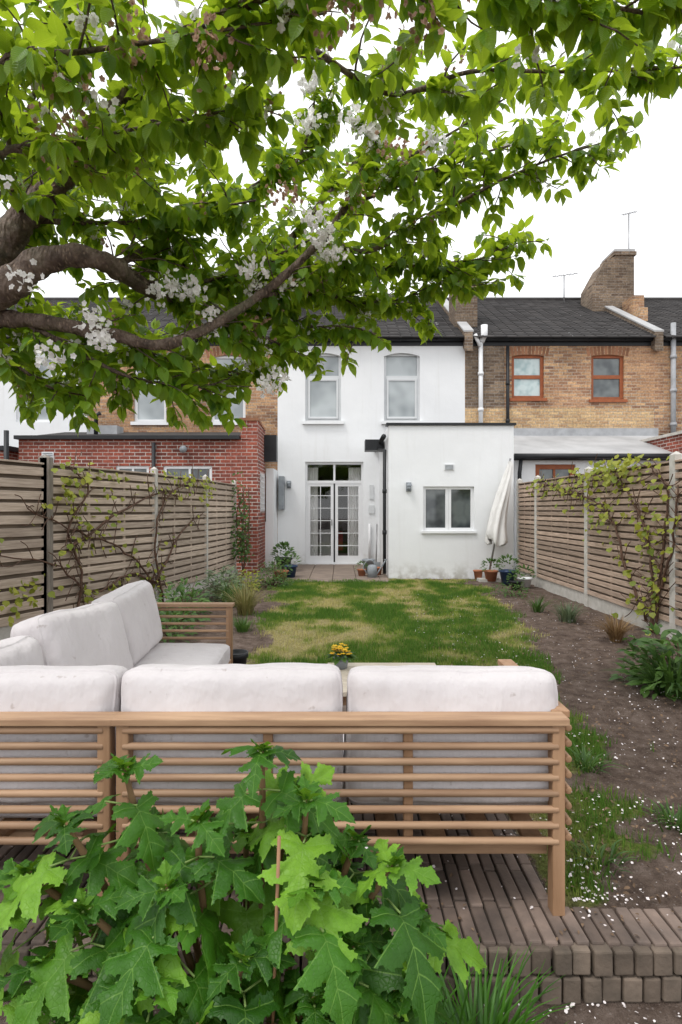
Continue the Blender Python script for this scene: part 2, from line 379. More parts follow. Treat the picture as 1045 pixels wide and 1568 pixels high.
batch('fallen_petals',items,[(-.35,0,0),(.35,0,0),(.5,.6,.12),(0,1,.0),(-.5,.6,.12)],[(0,1,2,3,4)],None,PETAL,smooth=False)
items=[((U(.9,3.3),1.97+R()**1.5*8,.002),(U(-1,1),U(-1,1),U(-.2,.4)),(U(-.6,.6),U(-.6,.6),1),U(.01,.03),.3) for i in range(3000)]
items+=[((U(-1.7,2.2),1.77+R()*.8*(1 if i%2 else .2),.012),(U(-1,1),U(-1,1),U(-.1,.2)),(U(-.4,.4),U(-.4,.4),1),U(.008,.02),.3) for i in range(260)]
batch('leaf_litter',items,LV,LF,LUV,M('dead_leaf',(.20,.13,.08),(.11,.075,.05),20,.9,0,isl=.6))

# ------------------------------------------------------------ paver terrace
mb=MB()
mb.box(-3.2,.735,1.80,4.65,-.12,-.012,MORT); mb.box(.735,3.4,1.80,1.925,-.12,-.012,MORT)
w=.0485
for i in range(int(-3.1/w),int(3.4/w)):
    x=i*w
    y=1.765; first=True
    while y<(4.6 if x<.72 else 1.9):
        L=.165 if x>.72 else (.2 if not (first and i%2) else .165)
        dz=U(-.004,.004)
        c=Vector((x+w/2,y+L/2,0)); T=Matrix.Translation(c)@Matrix.Rotation(U(-.02,.02),4,'Z')@Matrix.Rotation(U(-.015,.015),4,'X')@Matrix.Rotation(U(-.03,.03),4,'Y')
        mb.box(-w/2+.003,w/2-.003,-L/2+.003,L/2-.003,-.05,dz+.004,PAVER,T)
        y+=L; first=False
mb.box(-3.2,3.4,1.785,1.80,-.17,-.03,MORT)
x=-3.1
while x<3.4:
    w2=U(.058,.068)
    for k,(z0,z1) in enumerate(((-.083,-.006),(-.168,-.09))):
        T=Matrix.Translation((x+w2/2+k*.03,1.80,0))@Matrix.Rotation(U(-.04,.04),4,'Z')@Matrix.Rotation(U(-.02,.02),4,'Y')
        mb.box(-w2/2+.003,w2/2-.003,-.055+U(-.006,.006),-.016,z0+U(-.003,.003),z1+U(-.004,.002),KERB,T)
    x+=w2
mb.obj('brick_paver_terrace',bevel=.006)
mb=MB()
for i in range(7):
    for j in range(5):
        x0=-2.0+i*.46; y0=10.62+j*.7
        x1=min(x0+.45,.93)
        if x1>x0: mb.box(x0,x1,y0,min(y0+.69,13.97),-.06,.0+U(0,.006),PATIO)
mb.obj('paved_patio',bevel=.004)

# ------------------------------------------------------------ building helpers
def wall(mb,x0,x1,z0,z1,y,ops,m,rev=.1,arch=0):
    X=sorted({x0,x1,*[o[0] for o in ops],*[o[1] for o in ops]}); Z=sorted({z0,z1,*[o[2] for o in ops],*[o[3] for o in ops]})
    for a,b in zip(X[:-1],X[1:]):
        for c,d in zip(Z[:-1],Z[1:]):
            if any(o[0]<=a and b<=o[1] and o[2]<=c and d<=o[3] for o in ops): continue
            mb.quad([(a,y,c),(b,y,c),(b,y,d),(a,y,d)],m)
    for o in ops:
        a,b,c,d=o[:4]; Y=y+rev
        mb.quad([(a,y,c),(a,Y,c),(a,Y,d),(a,y,d)],m); mb.quad([(b,y,c),(b,y,d),(b,Y,d),(b,Y,c)],m)
        mb.quad([(a,y,c),(b,y,c),(b,Y,c),(a,Y,c)],m); mb.quad([(a,y,d),(a,Y,d),(b,Y,d),(b,y,d)],m)
        if arch:
            n=8; top=[(a+(b-a)*i/n, d-arch*(2*i/n-1)**2) for i in range(n+1)]
            for (p,q),(r,s_) in zip(top[:-1],top[1:]):
                mb.quad([(p,y+.002,q),(r,y+.002,s_),(r,y+.002,d),(p,y+.002,d)],m)
                mb.quad([(p,y+.002,q),(p,Y-.01,q),(r,Y-.01,s_),(r,y+.002,s_)],m)
def window(mb,x0,x1,z0,z1,y,fm,gm,w=.06,h=(),v=(),dep=.06,bar=.045):
    mb.box(x0,x0+w,y,y+dep,z0,z1,fm); mb.box(x1-w,x1,y,y+dep,z0,z1,fm)
    mb.box(x0+w,x1-w,y,y+dep,z0,z0+w,fm); mb.box(x0+w,x1-w,y,y+dep,z1-w,z1,fm)
    for k,hz in enumerate(h): mb.box(x0+w,x1-w,y+.004,y+dep-.004,hz-bar/2,hz+bar/2,fm)
    for vx in v: mb.box(vx-bar/2,vx+bar/2,y+.007,y+dep-.007,z0+w,z1-w,fm)
    mb.quad([(x0+w,y+dep*.6,z0+w),(x1-w,y+dep*.6,z0+w),(x1-w,y+dep*.6,z1-w),(x0+w,y+dep*.6,z1-w)],gm)
YF=14.0; ZE=5.50; YR=18.0; ZR=7.95
def roof(mb,x0,x1):
    n=30
    for i in range(n):
        a=i/n; b=(i+1)/n
        y0=YF-.25+(YR-YF+.25)*a; y1=YF-.25+(YR-YF+.25)*b; z0=ZE+.02+(ZR-ZE)*a; z1=ZE+.02+(ZR-ZE)*b
        x=x0
        while x<x1-.01:
            xe=min(x+.27,x1); dz=U(0,.01)
            xm=x+(xe-x)*.75; xr=x+(xe-x)*.88
            zz=.02+dz
            pr=[(x,0),(xm,0),(xr,.012),(xe,0)]
            for (xa,ha),(xb,hb) in zip(pr[:-1],pr[1:]):
                mb.quad([(xa,y0,z0+zz+ha),(xb,y0,z0+zz+hb),(xb,y1,z1+hb+.004),(xa,y1,z1+ha+.004)],ROOF)
            mb.quad([(x,y0,z0-.01),(xe,y0,z0-.01),(xe,y0,z0+zz),(x,y0,z0+zz)],ROOF)
            x=xe
    mb.quad([(x0,YR,ZR),(x1,YR,ZR),(x1,YR+4,ZE),(x0,YR+4,ZE)],ROOF)
    mb.tube([(x0,YR,ZR+.03),(x1,YR,ZR+.03)],.08,ROOF,8)
def gutter(mb,x0,x1,y,z,m=None):
    m=m or BLACK
    mb.box(x0,x1,y-.02,y,z-.2,z,m); mb.tube([(x0,y-.08,z-.05),(x1,y-.08,z-.05)],.06,m,8)
    x=x0+.3
    while x<x1: mb.box(x,x+.03,y-.145,y-.02,z-.10,z+.015,m); x+=.9
def pipe(mb,pts,r,m):
    mb.tube(pts,r,m,10)
    for a,b in zip(pts[:-1],pts[1:]):
        L=(Vector(b)-Vector(a)).length
        if L>1:
            for k in range(1,int(L)+1):
                p=Vector(a).lerp(Vector(b),k/(int(L)+1)); d=(Vector(b)-Vector(a)).normalized()*.04
                mb.tube([p-d,p+d],r*1.3,m,10)
def arch_header(mb,x0,x1,zt,y,rise,m):
    n=int((x1-x0+.2)/.078)
    for i in range(n):
        u=(i+.5)/n; x=x0-.1+(x1-x0+.2)*u; k=(2*u-1); z=zt-rise*k*k
        T=Matrix.Translation((x,y,z))@Matrix.Rotation(k*.22,4,'Y')
        mb.box(-.032,.032,-.004,.05,0,.21,m,T)
def shell(mb,x0,x1,m,y0=YF,y1=YR+4,z=ZE):
    mb.quad([(x0,y0,0),(x0,y1,0),(x0,y1,z),(x0,y0,z)],m); mb.quad([(x1,y0,0),(x1,y0,z),(x1,y1,z),(x1,y1,0)],m); mb.quad([(x0,y1,0),(x1,y1,0),(x1,y1,z),(x0,y1,z)],m)
def chimney(mb,x0,x1,y0,y1,z0,z1,m,shoulder=0):
    if shoulder:
        mb.box(x0+shoulder,x1,y0,y1,z0,z1-.18,m)
        mb.add([(x0,y0,z0),(x0+shoulder,y0,z0),(x0+shoulder,y0,z1-.2),(x0+shoulder*.55,y0,z1-.35),(x0,y0,z1-1.0),
                (x0,y1,z0),(x0+shoulder,y1,z0),(x0+shoulder,y1,z1-.2),(x0+shoulder*.55,y1,z1-.35),(x0,y1,z1-1.0)],
               [(0,1,2,3,4),(9,8,7,6,5),(4,3,8,9),(3,2,7,8),(0,4,9,5)],m)
    else: mb.box(x0,x1,y0,y1,z0,z1-.18,m)
    a=x0+shoulder
    mb.box(a-.05,x1+.05,y0-.05,y1+.05,z1-.18,z1-.08,m); mb.box(a-.02,x1+.02,y0-.02,y1+.02,z1-.08,z1,FELT)

# ---- white house (central)
wh=empty('white_house')
mb=MB()
opsW=[(-.88,0.0,3.52,5.2),(1.06,1.94,3.52,5.2),(-.88,.55,0.0,2.52)]
wall(mb,-1.56,3.05,-.1,ZE,YF,opsW,WHITE,.13,0)
shell(mb,-1.56,3.05,WHITE)
for o in opsW[:2]:
    n=8; a,b,d=o[0],o[1],o[3]; top=[(a+(b-a)*i/n, d-.08*(2*i/n-1)**2) for i in range(n+1)]
    for (p,q),(r,s_) in zip(top[:-1],top[1:]): mb.quad([(p,YF+.002,q),(r,YF+.002,s_),(r,YF+.002,d),(p,YF+.002,d)],WHITE); mb.quad([(p,YF+.002,q),(p,YF+.12,q),(r,YF+.12,s_),(r,YF+.002,s_)],WHITE)
    mb.box(a-.07,b+.07,YF-.09,YF+.1,o[2]-.08,o[2],WHITE)
mb.obj('walls',wh)
mb=MB(); roof(mb,-1.5,2.98); mb.obj('roof',wh)
mb=MB(); gutter(mb,-1.56,3.05,YF,ZE+.07); mb.obj('gutter',wh)
mb=MB()
for o in opsW[:2]:
    window(mb,o[0],o[1],o[2],o[3],YF+.08,WPANEL,GL_L,.06,h=(4.62,),bar=.07)
    window(mb,o[0]+.065,o[1]-.065,o[2]+.07,4.58,YF+.06,WPANEL,GL_L,.05,dep=.04)
mb.obj('upper_windows',wh)
mb=MB(); x0,x1=-.88,.55; y=YF+.07
mb.box(x0,x0+.05,y,y+.08,0,2.52,WPLAST); mb.box(x1-.05,x1,y,y+.08,0,2.52,WPLAST); mb.box(x0+.05,x1-.05,y,y+.08,2.46,2.52,WPLAST)
mb.box(x0+.05,x1-.05,y,y+.08,1.99,2.06,WPLAST); mb.box(x0+.05,x1-.05,y-.04,y+.1,0,.04,WPLAST)
mb.box(-.19,-.14,y+.01,y+.07,2.06,2.46,WPLAST)
for a,b in ((x0+.05,-.185),(-.145,x1-.05)):
    window(mb,a,b,.04,1.99,y+.015,WPLAST,PANE,.07,h=[.45+.31*k for k in range(5)],v=[a+(b-a)/2],bar=.016)
    mb.box(a+.07,b-.07,y+.02,y+.06,.11,.20,WPLAST)
mb.box(-.185,-.145,y+.05,y+.07,.04,1.99,BLACK)  # black strip stands in for the shaded gap between the door leaves
mb.box(-.24,-.215,y-.03,y+.012,.95,1.1,METAL)
mb.quad([(x0+.05,y+.05,2.06),(x1-.05,y+.05,2.06),(x1-.05,y+.05,2.46),(x0+.05,y+.05,2.46)],PANE)
mb.obj('french_doors',wh)
mb=MB()
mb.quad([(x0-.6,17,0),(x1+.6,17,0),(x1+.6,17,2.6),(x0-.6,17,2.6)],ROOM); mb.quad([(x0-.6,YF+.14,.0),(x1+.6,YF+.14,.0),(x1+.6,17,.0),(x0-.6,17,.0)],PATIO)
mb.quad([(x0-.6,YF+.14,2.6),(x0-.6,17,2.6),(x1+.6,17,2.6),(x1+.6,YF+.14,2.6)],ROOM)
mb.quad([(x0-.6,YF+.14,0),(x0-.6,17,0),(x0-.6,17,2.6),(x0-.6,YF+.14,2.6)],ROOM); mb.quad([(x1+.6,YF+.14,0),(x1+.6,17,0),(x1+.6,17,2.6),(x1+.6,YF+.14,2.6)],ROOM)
for a,b in ((x0+.02,x0+.30),(x1-.36,x1-.02)):
    n=24; vs=[];fs=[]
    for i in range(n+1):
        xx=a+(b-a)*i/n; yy=YF+.32+.04*math.sin(i*1.7); vs+=[(xx,yy,.05),(xx,yy,2.4)]
    for i in range(n): fs.append((2*i,2*i+2,2*i+3,2*i+1))
    mb.add(vs,fs,CURT,True)
mb.box(-.12,.05,15.3,15.6,.25,.75,RED); mb.box(-.6,-.3,15.3,15.8,.0,.8,CURT)
mb.obj('room_interior',wh)
mb=MB(); EX0,EX1,EY,EZ=.94,3.40,11.2,3.0
wall(mb,EX0,EX1,-.1,EZ,EY,[(1.62,2.62,.93,1.80)],WHITE,.1)
mb.quad([(EX0,EY,-.1),(EX0,EY,EZ),(EX0,YF,EZ),(EX0,YF,-.1)],WHITE); mb.quad([(EX1,EY,-.1),(EX1,YF,-.1),(EX1,YF,EZ),(EX1,EY,EZ)],WHITE)
mb.quad([(EX0,EY,EZ),(EX1,EY,EZ),(EX1,YF,EZ),(EX0,YF,EZ)],ROOF)
mb.box(EX0-.05,EX1+.04,EY-.04,EY+.2,EZ+.004,EZ+.05,BLACK)
mb.box(1.58,2.66,EY-.05,EY+.06,.88,.925,WHITE)
mb.box(-1.86,-1.565,13.2,13.99,-.05,1.05,WHITE); mb.box(-1.74,-1.565,13.2,13.99,1.05,2.3,WHITE)
mb.obj('rear_extension',wh)
mb=MB(); window(mb,1.62,2.12,.93,1.80,EY+.05,WPLAST,GL_D,.055); window(mb,2.123,2.62,.93,1.80,EY+.05,WPLAST,GL_D,.055)
mb.obj('extension_window',wh)
mb=MB()
mb.box(2.03,2.22,EY-.02,EY,2.12,2.24,WPLAST)
for k in range(4): mb.box(2.045,2.205,EY-.03,EY-.02,2.135+k*.026,2.147+k*.026,GREYP)
mb.obj('air_vent',wh)
mb=MB()
for (lx,ly,lz) in ((1.33,EY,1.78),(-1.28,YF,1.95)):
    mb.box(lx-.05,lx+.05,ly-.03,ly,lz-.08,lz+.1,GREYP); mb.tube([(lx,ly-.08,lz-.05),(lx,ly-.08,lz+.03)],.045,GREYP,12); mb.lathe((lx,ly-.08,lz+.03),[(.06,0),(.05,.03),(.0,.05)],GREYP,12)
mb.obj('wall_lights',wh)
mb=MB()
pipe(mb,[(EX0-.06,11.5,0.05),(EX0-.06,11.5,2.55),(EX0-.14,12.4,2.66)],.035,BLACK)
mb.box(EX0-.42,EX0-.02,12.2,12.6,2.62,2.85,BLACK); mb.tube([(EX0-.09,EY+.1,2.8),(EX0-.09,YF,2.8)],.05,BLACK,8)
pipe(mb,[(.7,YF-.06,.1),(.7,YF-.06,1.0)],.03,WPLAST)
mb.box(-1.5,-1.38,13.7,13.99,1.35,2.15,GREYP)
mb.box(.70,.80,YF-.03,YF,1.6,1.95,WPANEL); mb.box(.68,.82,YF-.03,YF,1.25,1.45,WPANEL)
mb.obj('drain_pipes',wh)

# ---- yellow brick house on the right
yb=empty('yellow_brick_house')
mb=MB(); opsR=[(4.2,5.0,4.08,5.16),(6.16,6.97,4.05,5.16)]
wall(mb,3.05,7.7,3.85,ZE,YF,opsR,STOCK,.12,.04); wall(mb,3.05,7.7,-.1,3.85,YF,[],STOCKL,.1); shell(mb,3.05,7.7,STOCK)
for o in opsR: arch_header(mb,o[0],o[1],o[3],YF,.05,REDARCH); mb.box(o[0]-.06,o[1]+.06,YF-.05,YF+.1,o[2]-.07,o[2],ORANGE)
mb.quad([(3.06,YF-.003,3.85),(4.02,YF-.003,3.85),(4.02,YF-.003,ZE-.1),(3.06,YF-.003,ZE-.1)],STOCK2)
for vx in (6.55,): mb.box(vx,vx+.22,YF-.01,YF,3.0,3.15,CONC)
mb.obj('walls',yb)
mb=MB(); roof(mb,3.22,7.62); mb.obj('roof',yb)
mb=MB(); gutter(mb,3.05,7.7,YF,ZE+.07)
pipe(mb,[(3.42,YF-.08,2.9),(3.42,YF-.08,5.55)],.055,WPLAST); mb.tube([(3.42,YF-.08,5.45),(3.5,YF-.1,5.6),(3.5,YF-.1,5.85)],.085,WPLAST,10)
pipe(mb,[(3.42,YF-.08,5.3),(3.25,YF-.2,5.6)],.045,WPLAST)
pipe(mb,[(4.08,YF-.08,2.6),(4.08,YF-.08,5.35)],.04,BLACK)
pipe(mb,[(4.75,YF-.1,3.2),(4.55,YF-.1,3.1),(4.3,YF-.1,3.1),(4.1,YF-.5,2.9)],.05,GREYP)
mb.obj('gutters_and_pipes',yb)
mb=MB()
window(mb,4.2,5.0,4.08,5.16,YF+.06,ORANGE,GL_C,.075,h=(4.62,),bar=.09); window(mb,6.16,6.97,4.05,5.16,YF+.06,ORANGE,GL_D,.075,h=(4.62,),bar=.09)
mb.obj('timber_windows',yb)
mb=MB()
for px,ww in ((3.1,.2),(7.72,.2)):
    for i in range(8):
        a=i/8; b=(i+1)/8; y0=YF-.2+(YR-YF+.2)*a; y1=YF-.2+(YR-YF+.2)*b; zb=ZE+(ZR-ZE)*a; zt=ZE+(ZR-ZE)*b
        mb.add([(px-ww/2,y0,zb-.3),(px+ww/2,y0,zb-.3),(px+ww/2,y1,zt-.3),(px-ww/2,y1,zt-.3),(px-ww/2,y0,zb+.16),(px+ww/2,y0,zb+.16),(px+ww/2,y1,zt+.16),(px-ww/2,y1,zt+.16)],[(0,3,2,1),(0,1,5,4),(1,2,6,5),(2,3,7,6),(3,0,4,7)],STOCK2)
        mb.add([(px-ww/2-.02,y0,zb+.16),(px+ww/2+.02,y0,zb+.16),(px+ww/2+.02,y1,zt+.16),(px-ww/2-.02,y1,zt+.16),(px-ww/2-.02,y0,zb+.20),(px+ww/2+.02,y0,zb+.20),(px+ww/2+.02,y1,zt+.20),(px-ww/2-.02,y1,zt+.20)],[(0,3,2,1),(4,5,6,7),(0,1,5,4),(1,2,6,5),(2,3,7,6),(3,0,4,7)],FELT)
mb.obj('party_walls',yb)
mb=MB(); chimney(mb,2.92,3.50,14.6,15.4,5.6,7.75,STOCK2); chimney(mb,7.25,8.45,16.4,17.2,6.4,8.85,STOCK2,shoulder=.65)
mb.box(8.1,8.42,15.8,16.38,6.4,7.3,STOCK); mb.box(7.95,8.2,15.2,15.7,6.1,6.75,STOCK)
mb.obj('chimney_stacks',yb)
mb=MB()
def aerial(x,y,z0,z1,s):
    mb.tube([(x,y,z0),(x,y,z1)],.02,METAL,6); mb.tube([(x-s*.5,y,z1-.05),(x+s*.6,y,z1+.05)],.013,METAL,6)
    for k in range(7):
        xx=x-s*.5+k*s*.17; zz=z1-.05+.1*k/6.5; mb.tube([(xx,y-.15,zz-.1),(xx,y+.15,zz+.1)],.008,METAL,5)
aerial(8.6,17,8.0,10.2,.4); aerial(6.9,17.6,7.6,8.6,.7)
for k in range(3): mb.tube([(8.4,17,8.35+.2*k),(8.75,17,8.35+.2*k)],.015,METAL,5)
mb.obj('roof_aerials',yb)
mb=MB()
wall(mb,3.66,7.7,-.1,2.45,12.0,[(4.1,4.95,.1,2.3)],WHITE,.1)
mb.quad([(3.66,12,-.1),(3.66,12,2.45),(3.66,14,3.1),(3.66,14,-.1)],WHITE)
mb.quad([(3.6,11.85,2.5),(7.7,11.85,2.5),(7.7,14,3.2),(3.6,14,3.2)],FELT); mb.box(3.66,7.7,13.8,13.99,3.06,3.32,LEAD)
mb.box(3.6,7.7,11.86,11.99,2.38,2.49,BLACK); mb.tube([(3.6,11.8,2.45),(7.7,11.8,2.45)],.06,BLACK,8)
pipe(mb,[(3.75,11.85,2.4),(3.72,11.85,2.1),(3.72,11.9,.0)],.04,BLACK)
window(mb,4.1,4.95,.1,2.3,12.05,ORANGE,GL_D,.1,v=(4.52,))
mb.box(7.0,7.3,11.6,14,2.2,2.9,REDB); mb.box(6.95,7.35,11.55,14,2.9,2.96,CONC)
mb.obj('rear_extension',yb)
fr=empty('end_brick_house')
mb=MB(); wall(mb,7.7,12.4,-.1,ZE,YF,[(8.45,9.3,3.95,5.2),(10.6,11.5,3.95,5.2)],STOCK,.12,.07); shell(mb,7.7,12.4,STOCK); mb.obj('walls',fr)
mb=MB(); roof(mb,7.85,12.4); gutter(mb,7.7,12.4,YF,ZE+.07); mb.obj('roof',fr)
mb=MB(); window(mb,8.45,9.3,3.95,5.2,YF+.06,WPLAST,GL_L,.07,h=(4.6,)); window(mb,10.6,11.5,3.95,5.2,YF+.06,WPLAST,GL_L,.07,h=(4.6,)); pipe(mb,[(8.12,YF-.1,2.6),(8.12,YF-.1,5.9)],.06,LEAD)
mb.obj('windows_and_pipes',fr)
mb=MB(); wall(mb,7.9,12.4,-.1,2.7,12.2,[],REDB); mb.quad([(7.9,12.2,-.1),(7.9,12.2,2.7),(7.9,14,3.1),(7.9,14,-.1)],REDB); mb.quad([(7.85,12.1,2.72),(12.4,12.1,2.72),(12.4,14,3.2),(7.85,14,3.2)],ROOF); mb.obj('rear_extension',fr)
# ---- left brick house
lb=empty('brick_terrace_house')
mb=MB(); opsL=[(-5.1,-4.3,3.5,5.15),(-3.2,-2.35,3.5,5.15)]
wall(mb,-6.25,-1.56,-.1,ZE,YF,opsL,STOCK,.12,.08); shell(mb,-6.25,-1.56,STOCK)
for o in opsL: arch_header(mb,o[0],o[1],o[3],YF,.09,REDARCH); mb.box(o[0]-.06,o[1]+.06,YF-.06,YF+.1,o[2]-.08,o[2],WPLAST)
mb.obj('walls',lb)
mb=MB(); roof(mb,-6.15,-1.62); mb.obj('roof',lb)
mb=MB(); gutter(mb,-6.25,-1.56,YF,ZE+.07); mb.obj('gutter',lb)
mb=MB()
for o in opsL: window(mb,*o,YF+.06,WPLAST,GL_L,.07,h=(4.4,),bar=.09)
mb.obj('upper_windows',lb)
mb=MB(); chimney(mb,-1.9,-1.3,15.6,16.6,6.0,8.6,STOCK2); mb.obj('chimney_stacks',lb)
mb=MB()
wall(mb,-6.8,-1.95,-.1,2.82,12.0,[(-4.75,-4.05,1.0,2.27),(-3.75,-2.72,1.0,2.27)],REDB,.08)
mb.box(-1.95,-1.76,12.0,13.2,-.1,3.22,REDB); mb.box(-2.12,-1.953,12.003,13.2,2.83,3.22,REDB)
for k in range(4): mb.box(-2.14,-1.74,11.98+k*.3,12.27+k*.3,3.22-.02*k,3.28-.02*k,REDARCH)
mb.box(-6.85,-2.13,11.9,12.1,2.824,2.9,BLACK); mb.quad([(-6.8,12.05,2.88),(-2.1,12.05,2.88),(-2.1,14,3.25),(-6.8,14,3.25)],ROOF)
mb.quad([(-6.8,12,-.1),(-6.8,14,-.1),(-6.8,14,3.2),(-6.8,12,2.82)],REDB)
mb.box(-6.3,-6.05,11.97,11.99,2.32,2.56,WPLAST)
for k in range(5): mb.box(-6.28,-6.07,11.955,11.97,2.34+k*.045,2.36+k*.045,GREYP)
pipe(mb,[(-3.93,11.93,.1),(-3.93,11.93,2.75)],.04,BLACK); mb.tube([(-3.3,11.95,2.62),(-3.3,11.85,2.6)],.07,GREYP,12)
window(mb,-4.75,-4.05,1.0,2.27,12.03,WPLAST,GL_D,.06,v=(-4.4,)); window(mb,-3.75,-2.72,1.0,2.27,12.03,WPLAST,GL_D,.06,v=(-3.2,))
for k in range(7): mb.box(-1.758,-1.74,12.35,12.95,1.35+k*.12,1.37+k*.12,WPLAST)
for k in range(4): mb.box(-1.755,-1.735,12.35+k*.19,12.38+k*.19,1.3,2.15,WPLAST)
mb.box(-1.76,-1.48,13.0,13.3,2.45,3.05,BLACK)
mb.tube([(-5.6,13,3.0),(-5.6,13,3.5),(-5.5,13,3.55)],.05,BLACK,8); mb.box(-5.9,-5.2,13.2,13.6,2.9,3.3,LEAD)
mb.obj('rear_extension',lb)
fl=empty('white_terrace_house')
mb=MB(); opsF=[(-8.0,-7.1,3.5,5.1),(-10.1,-9.2,3.5,5.1)]; wall(mb,-10.9,-6.25,-.1,ZE,YF,opsF,WHITE,.12,.08); shell(mb,-10.9,-6.25,WHITE); mb.obj('walls',fl)
mb=MB(); roof(mb,-10.9,-6.3); gutter(mb,-10.9,-6.25,YF,ZE+.07); mb.obj('roof',fl)
mb=MB()
for o in opsF: window(mb,*o,YF+.06,WPLAST,GL_L,.07,h=(4.4,),bar=.09)
pipe(mb,[(-7.0,11.9,.1),(-7.0,11.9,3.0)],.05,BLACK); pipe(mb,[(-8.3,12.8,2),(-8.3,12.8,3.4)],.05,BLACK)
mb.obj('windows_and_pipes',fl)
mb=MB(); mb.box(-10.5,-7.1,12.1,13.99,-.1,2.6,REDB); mb.box(-10.55,-7.05,12.05,13.99,2.603,2.7,BLACK); mb.obj('rear_extension',fl)

# ------------------------------------------------------------ fences
def fence(name,pts,top,nsl,post_mat,slat,pw,right):
    mb=MB()
    for i,(a,b) in enumerate(zip(pts[:-1],pts[1:])):
        a=Vector((*a,0)); b=Vector((*b,0)); L=(b-a).length; ang=math.atan2(b.y-a.y,b.x-a.x)
        T=Matrix.Translation(a)@Matrix.Rotation(ang,4,'Z')
        h0=.16; H=top-.03; pitch=(H-h0)/nsl
        mb.box(pw/2,L-pw/2,-.02,.02,-.03,h0,CONC,T)
        sg=-1 if not right else 1
        def yb(a_,b_): return (min(sg*a_,sg*b_),max(sg*a_,sg*b_))
        for k in range(nsl):
            z=h0+k*pitch; jig=U(-.002,.002); f=.70; tl=U(-.003,.003)
            T2=T@Matrix.Rotation(U(-.0025,.0025),4,'Y')
            mb.box(pw/2,L-pw/2,*yb(.022+jig,.040+jig),z+tl,z+tl+pitch*f,slat,T2)
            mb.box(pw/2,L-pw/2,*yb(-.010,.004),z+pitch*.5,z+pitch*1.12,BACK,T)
        for u in (.33,.66): mb.box(L*u-.02,L*u+.02,*yb(.005,.0215),h0,H,slat,T)
        mb.box(pw/2,L-pw/2,-.045,.045,H,H+.02,slat,T)
    for p in pts:
        m=post_mat
        mb.box(p[0]-pw/2,p[0]+pw/2,p[1]-.05,p[1]+.05,-.05,top+.05,m)
        mb.add([(p[0]-pw/2,p[1]-.05,top+.05),(p[0]+pw/2,p[1]-.05,top+.05),(p[0]+pw/2,p[1]+.05,top+.05),(p[0]-pw/2,p[1]+.05,top+.05),(p[0],p[1],top+.09)],[(0,1,4),(1,2,4),(2,3,4),(3,0,4)],m)
    return mb.obj(name,bevel=.003)
LP=[(-3.95,4.5),(-3.27,6.3),(-2.66,8.1),(-2.36,9.9),(-2.2,11.7)]
fence('slatted_fence',[(-4.5,2.7)]+LP[:2],1.87,13,WOODP,SLATL,.12,False)
fence('slatted_fence',LP[1:],1.87,16,CONC,SLATL,.08,False)
RP=[(3.5,3.86),(3.5,5.94),(3.5,8.04),(3.5,10.12),(3.5,11.15)]
fence('slatted_fence',[(3.5,1.8)]+RP,1.87,20,CONC,SLATR,.09,True)

def vine(name,paths,leafzones,nl,seed,face):
    random.seed(seed); e=empty(name); mb=MB()
    tips=[]
    for p in paths:
        c=catmull(p,6); c=[q+Vector((U(-.01,.01),U(-.02,.02),U(-.02,.02))) for q in c]
        n=len(c); mb.tube(c,[.017*(1-.6*i/n) for i in range(n)],TWIG,6)
        for k in range(int(n*1.6)):
            q=random.choice(c); d=Vector((face*U(0,.04),U(-.4,.4),U(-.25,.3)))
            cc=[q,q+d*.5+Vector((0,0,U(-.06,.06))),q+d]; cc=catmull(cc,3); mb.tube(cc,.0055,TWIG,4); tips+=cc
    mb.obj('stems',e)
    items=[]
    for i in range(nl):
        z=random.choice(leafzones)
        c=Vector((z[0]+U(-z[3],z[3])*.3,z[1]+random.gauss(0,z[3]),z[2]+random.gauss(0,z[4])))
        if R()<.35: c=random.choice(tips).copy()
        items.append((c+Vector((face*U(0,.1),0,0)),(face*U(0,.6),U(-1,1),U(-1,.5)),(face*U(.2,1),U(-.8,.1),U(.1,1)),U(.035,.085),U(0,.4)))
    batch('leaves',items,[(0,0,0),(-.42,.15,.05),(-.5,.55,.1),(0,.5,-.03),(.42,.15,.05),(.5,.55,.1),(-.22,.8,.05),(.22,.8,.05),(0,1.05,0)],
          [(0,1,3),(1,2,3),(2,6,3),(6,8,3),(8,7,3),(7,5,3),(5,4,3),(4,0,3)],[(0,0)]*9,VINE,e)
def fx(y):
    for (a,b) in zip(LP[:-1],LP[1:]):
        if a[1]<=y<=b[1]: return a[0]+(b[0]-a[0])*(y-a[1])/(b[1]-a[1])+.06
    return LP[0][0]+.06
def lp(y,z): return (fx(y)+.02,y,z)
vine('climbing_vine',[[lp(6.6,.0),lp(6.7,.6),lp(6.5,1.1),lp(6.8,1.6),lp(6.5,1.85)],[lp(8.0,0),lp(7.8,.5),lp(7.2,.9),lp(6.6,1.1),lp(6.0,1.35)],[lp(8.2,0),lp(8.0,.8),lp(8.15,1.4),lp(8.9,1.75),lp(9.9,1.85)],[lp(8.1,.3),lp(7.5,.5),lp(6.9,.35),lp(6.3,.75),lp(5.6,.9)],[lp(7.9,.2),lp(8.8,1.0),lp(9.6,1.3)],[lp(6.5,.9),lp(7.3,1.3),lp(8.2,1.6),lp(9.0,1.5)]],
     [(fx(6.5),6.55,1.6,.16,.16),(fx(7),7.3,1.75,.5,.06),(fx(8.8),8.8,1.8,.5,.06),(fx(7),7.0,1.2,.4,.25),(fx(6),5.9,.45,.25,.1),(fx(9.6),9.7,1.7,.25,.12)],420,3,1)
rx=3.44
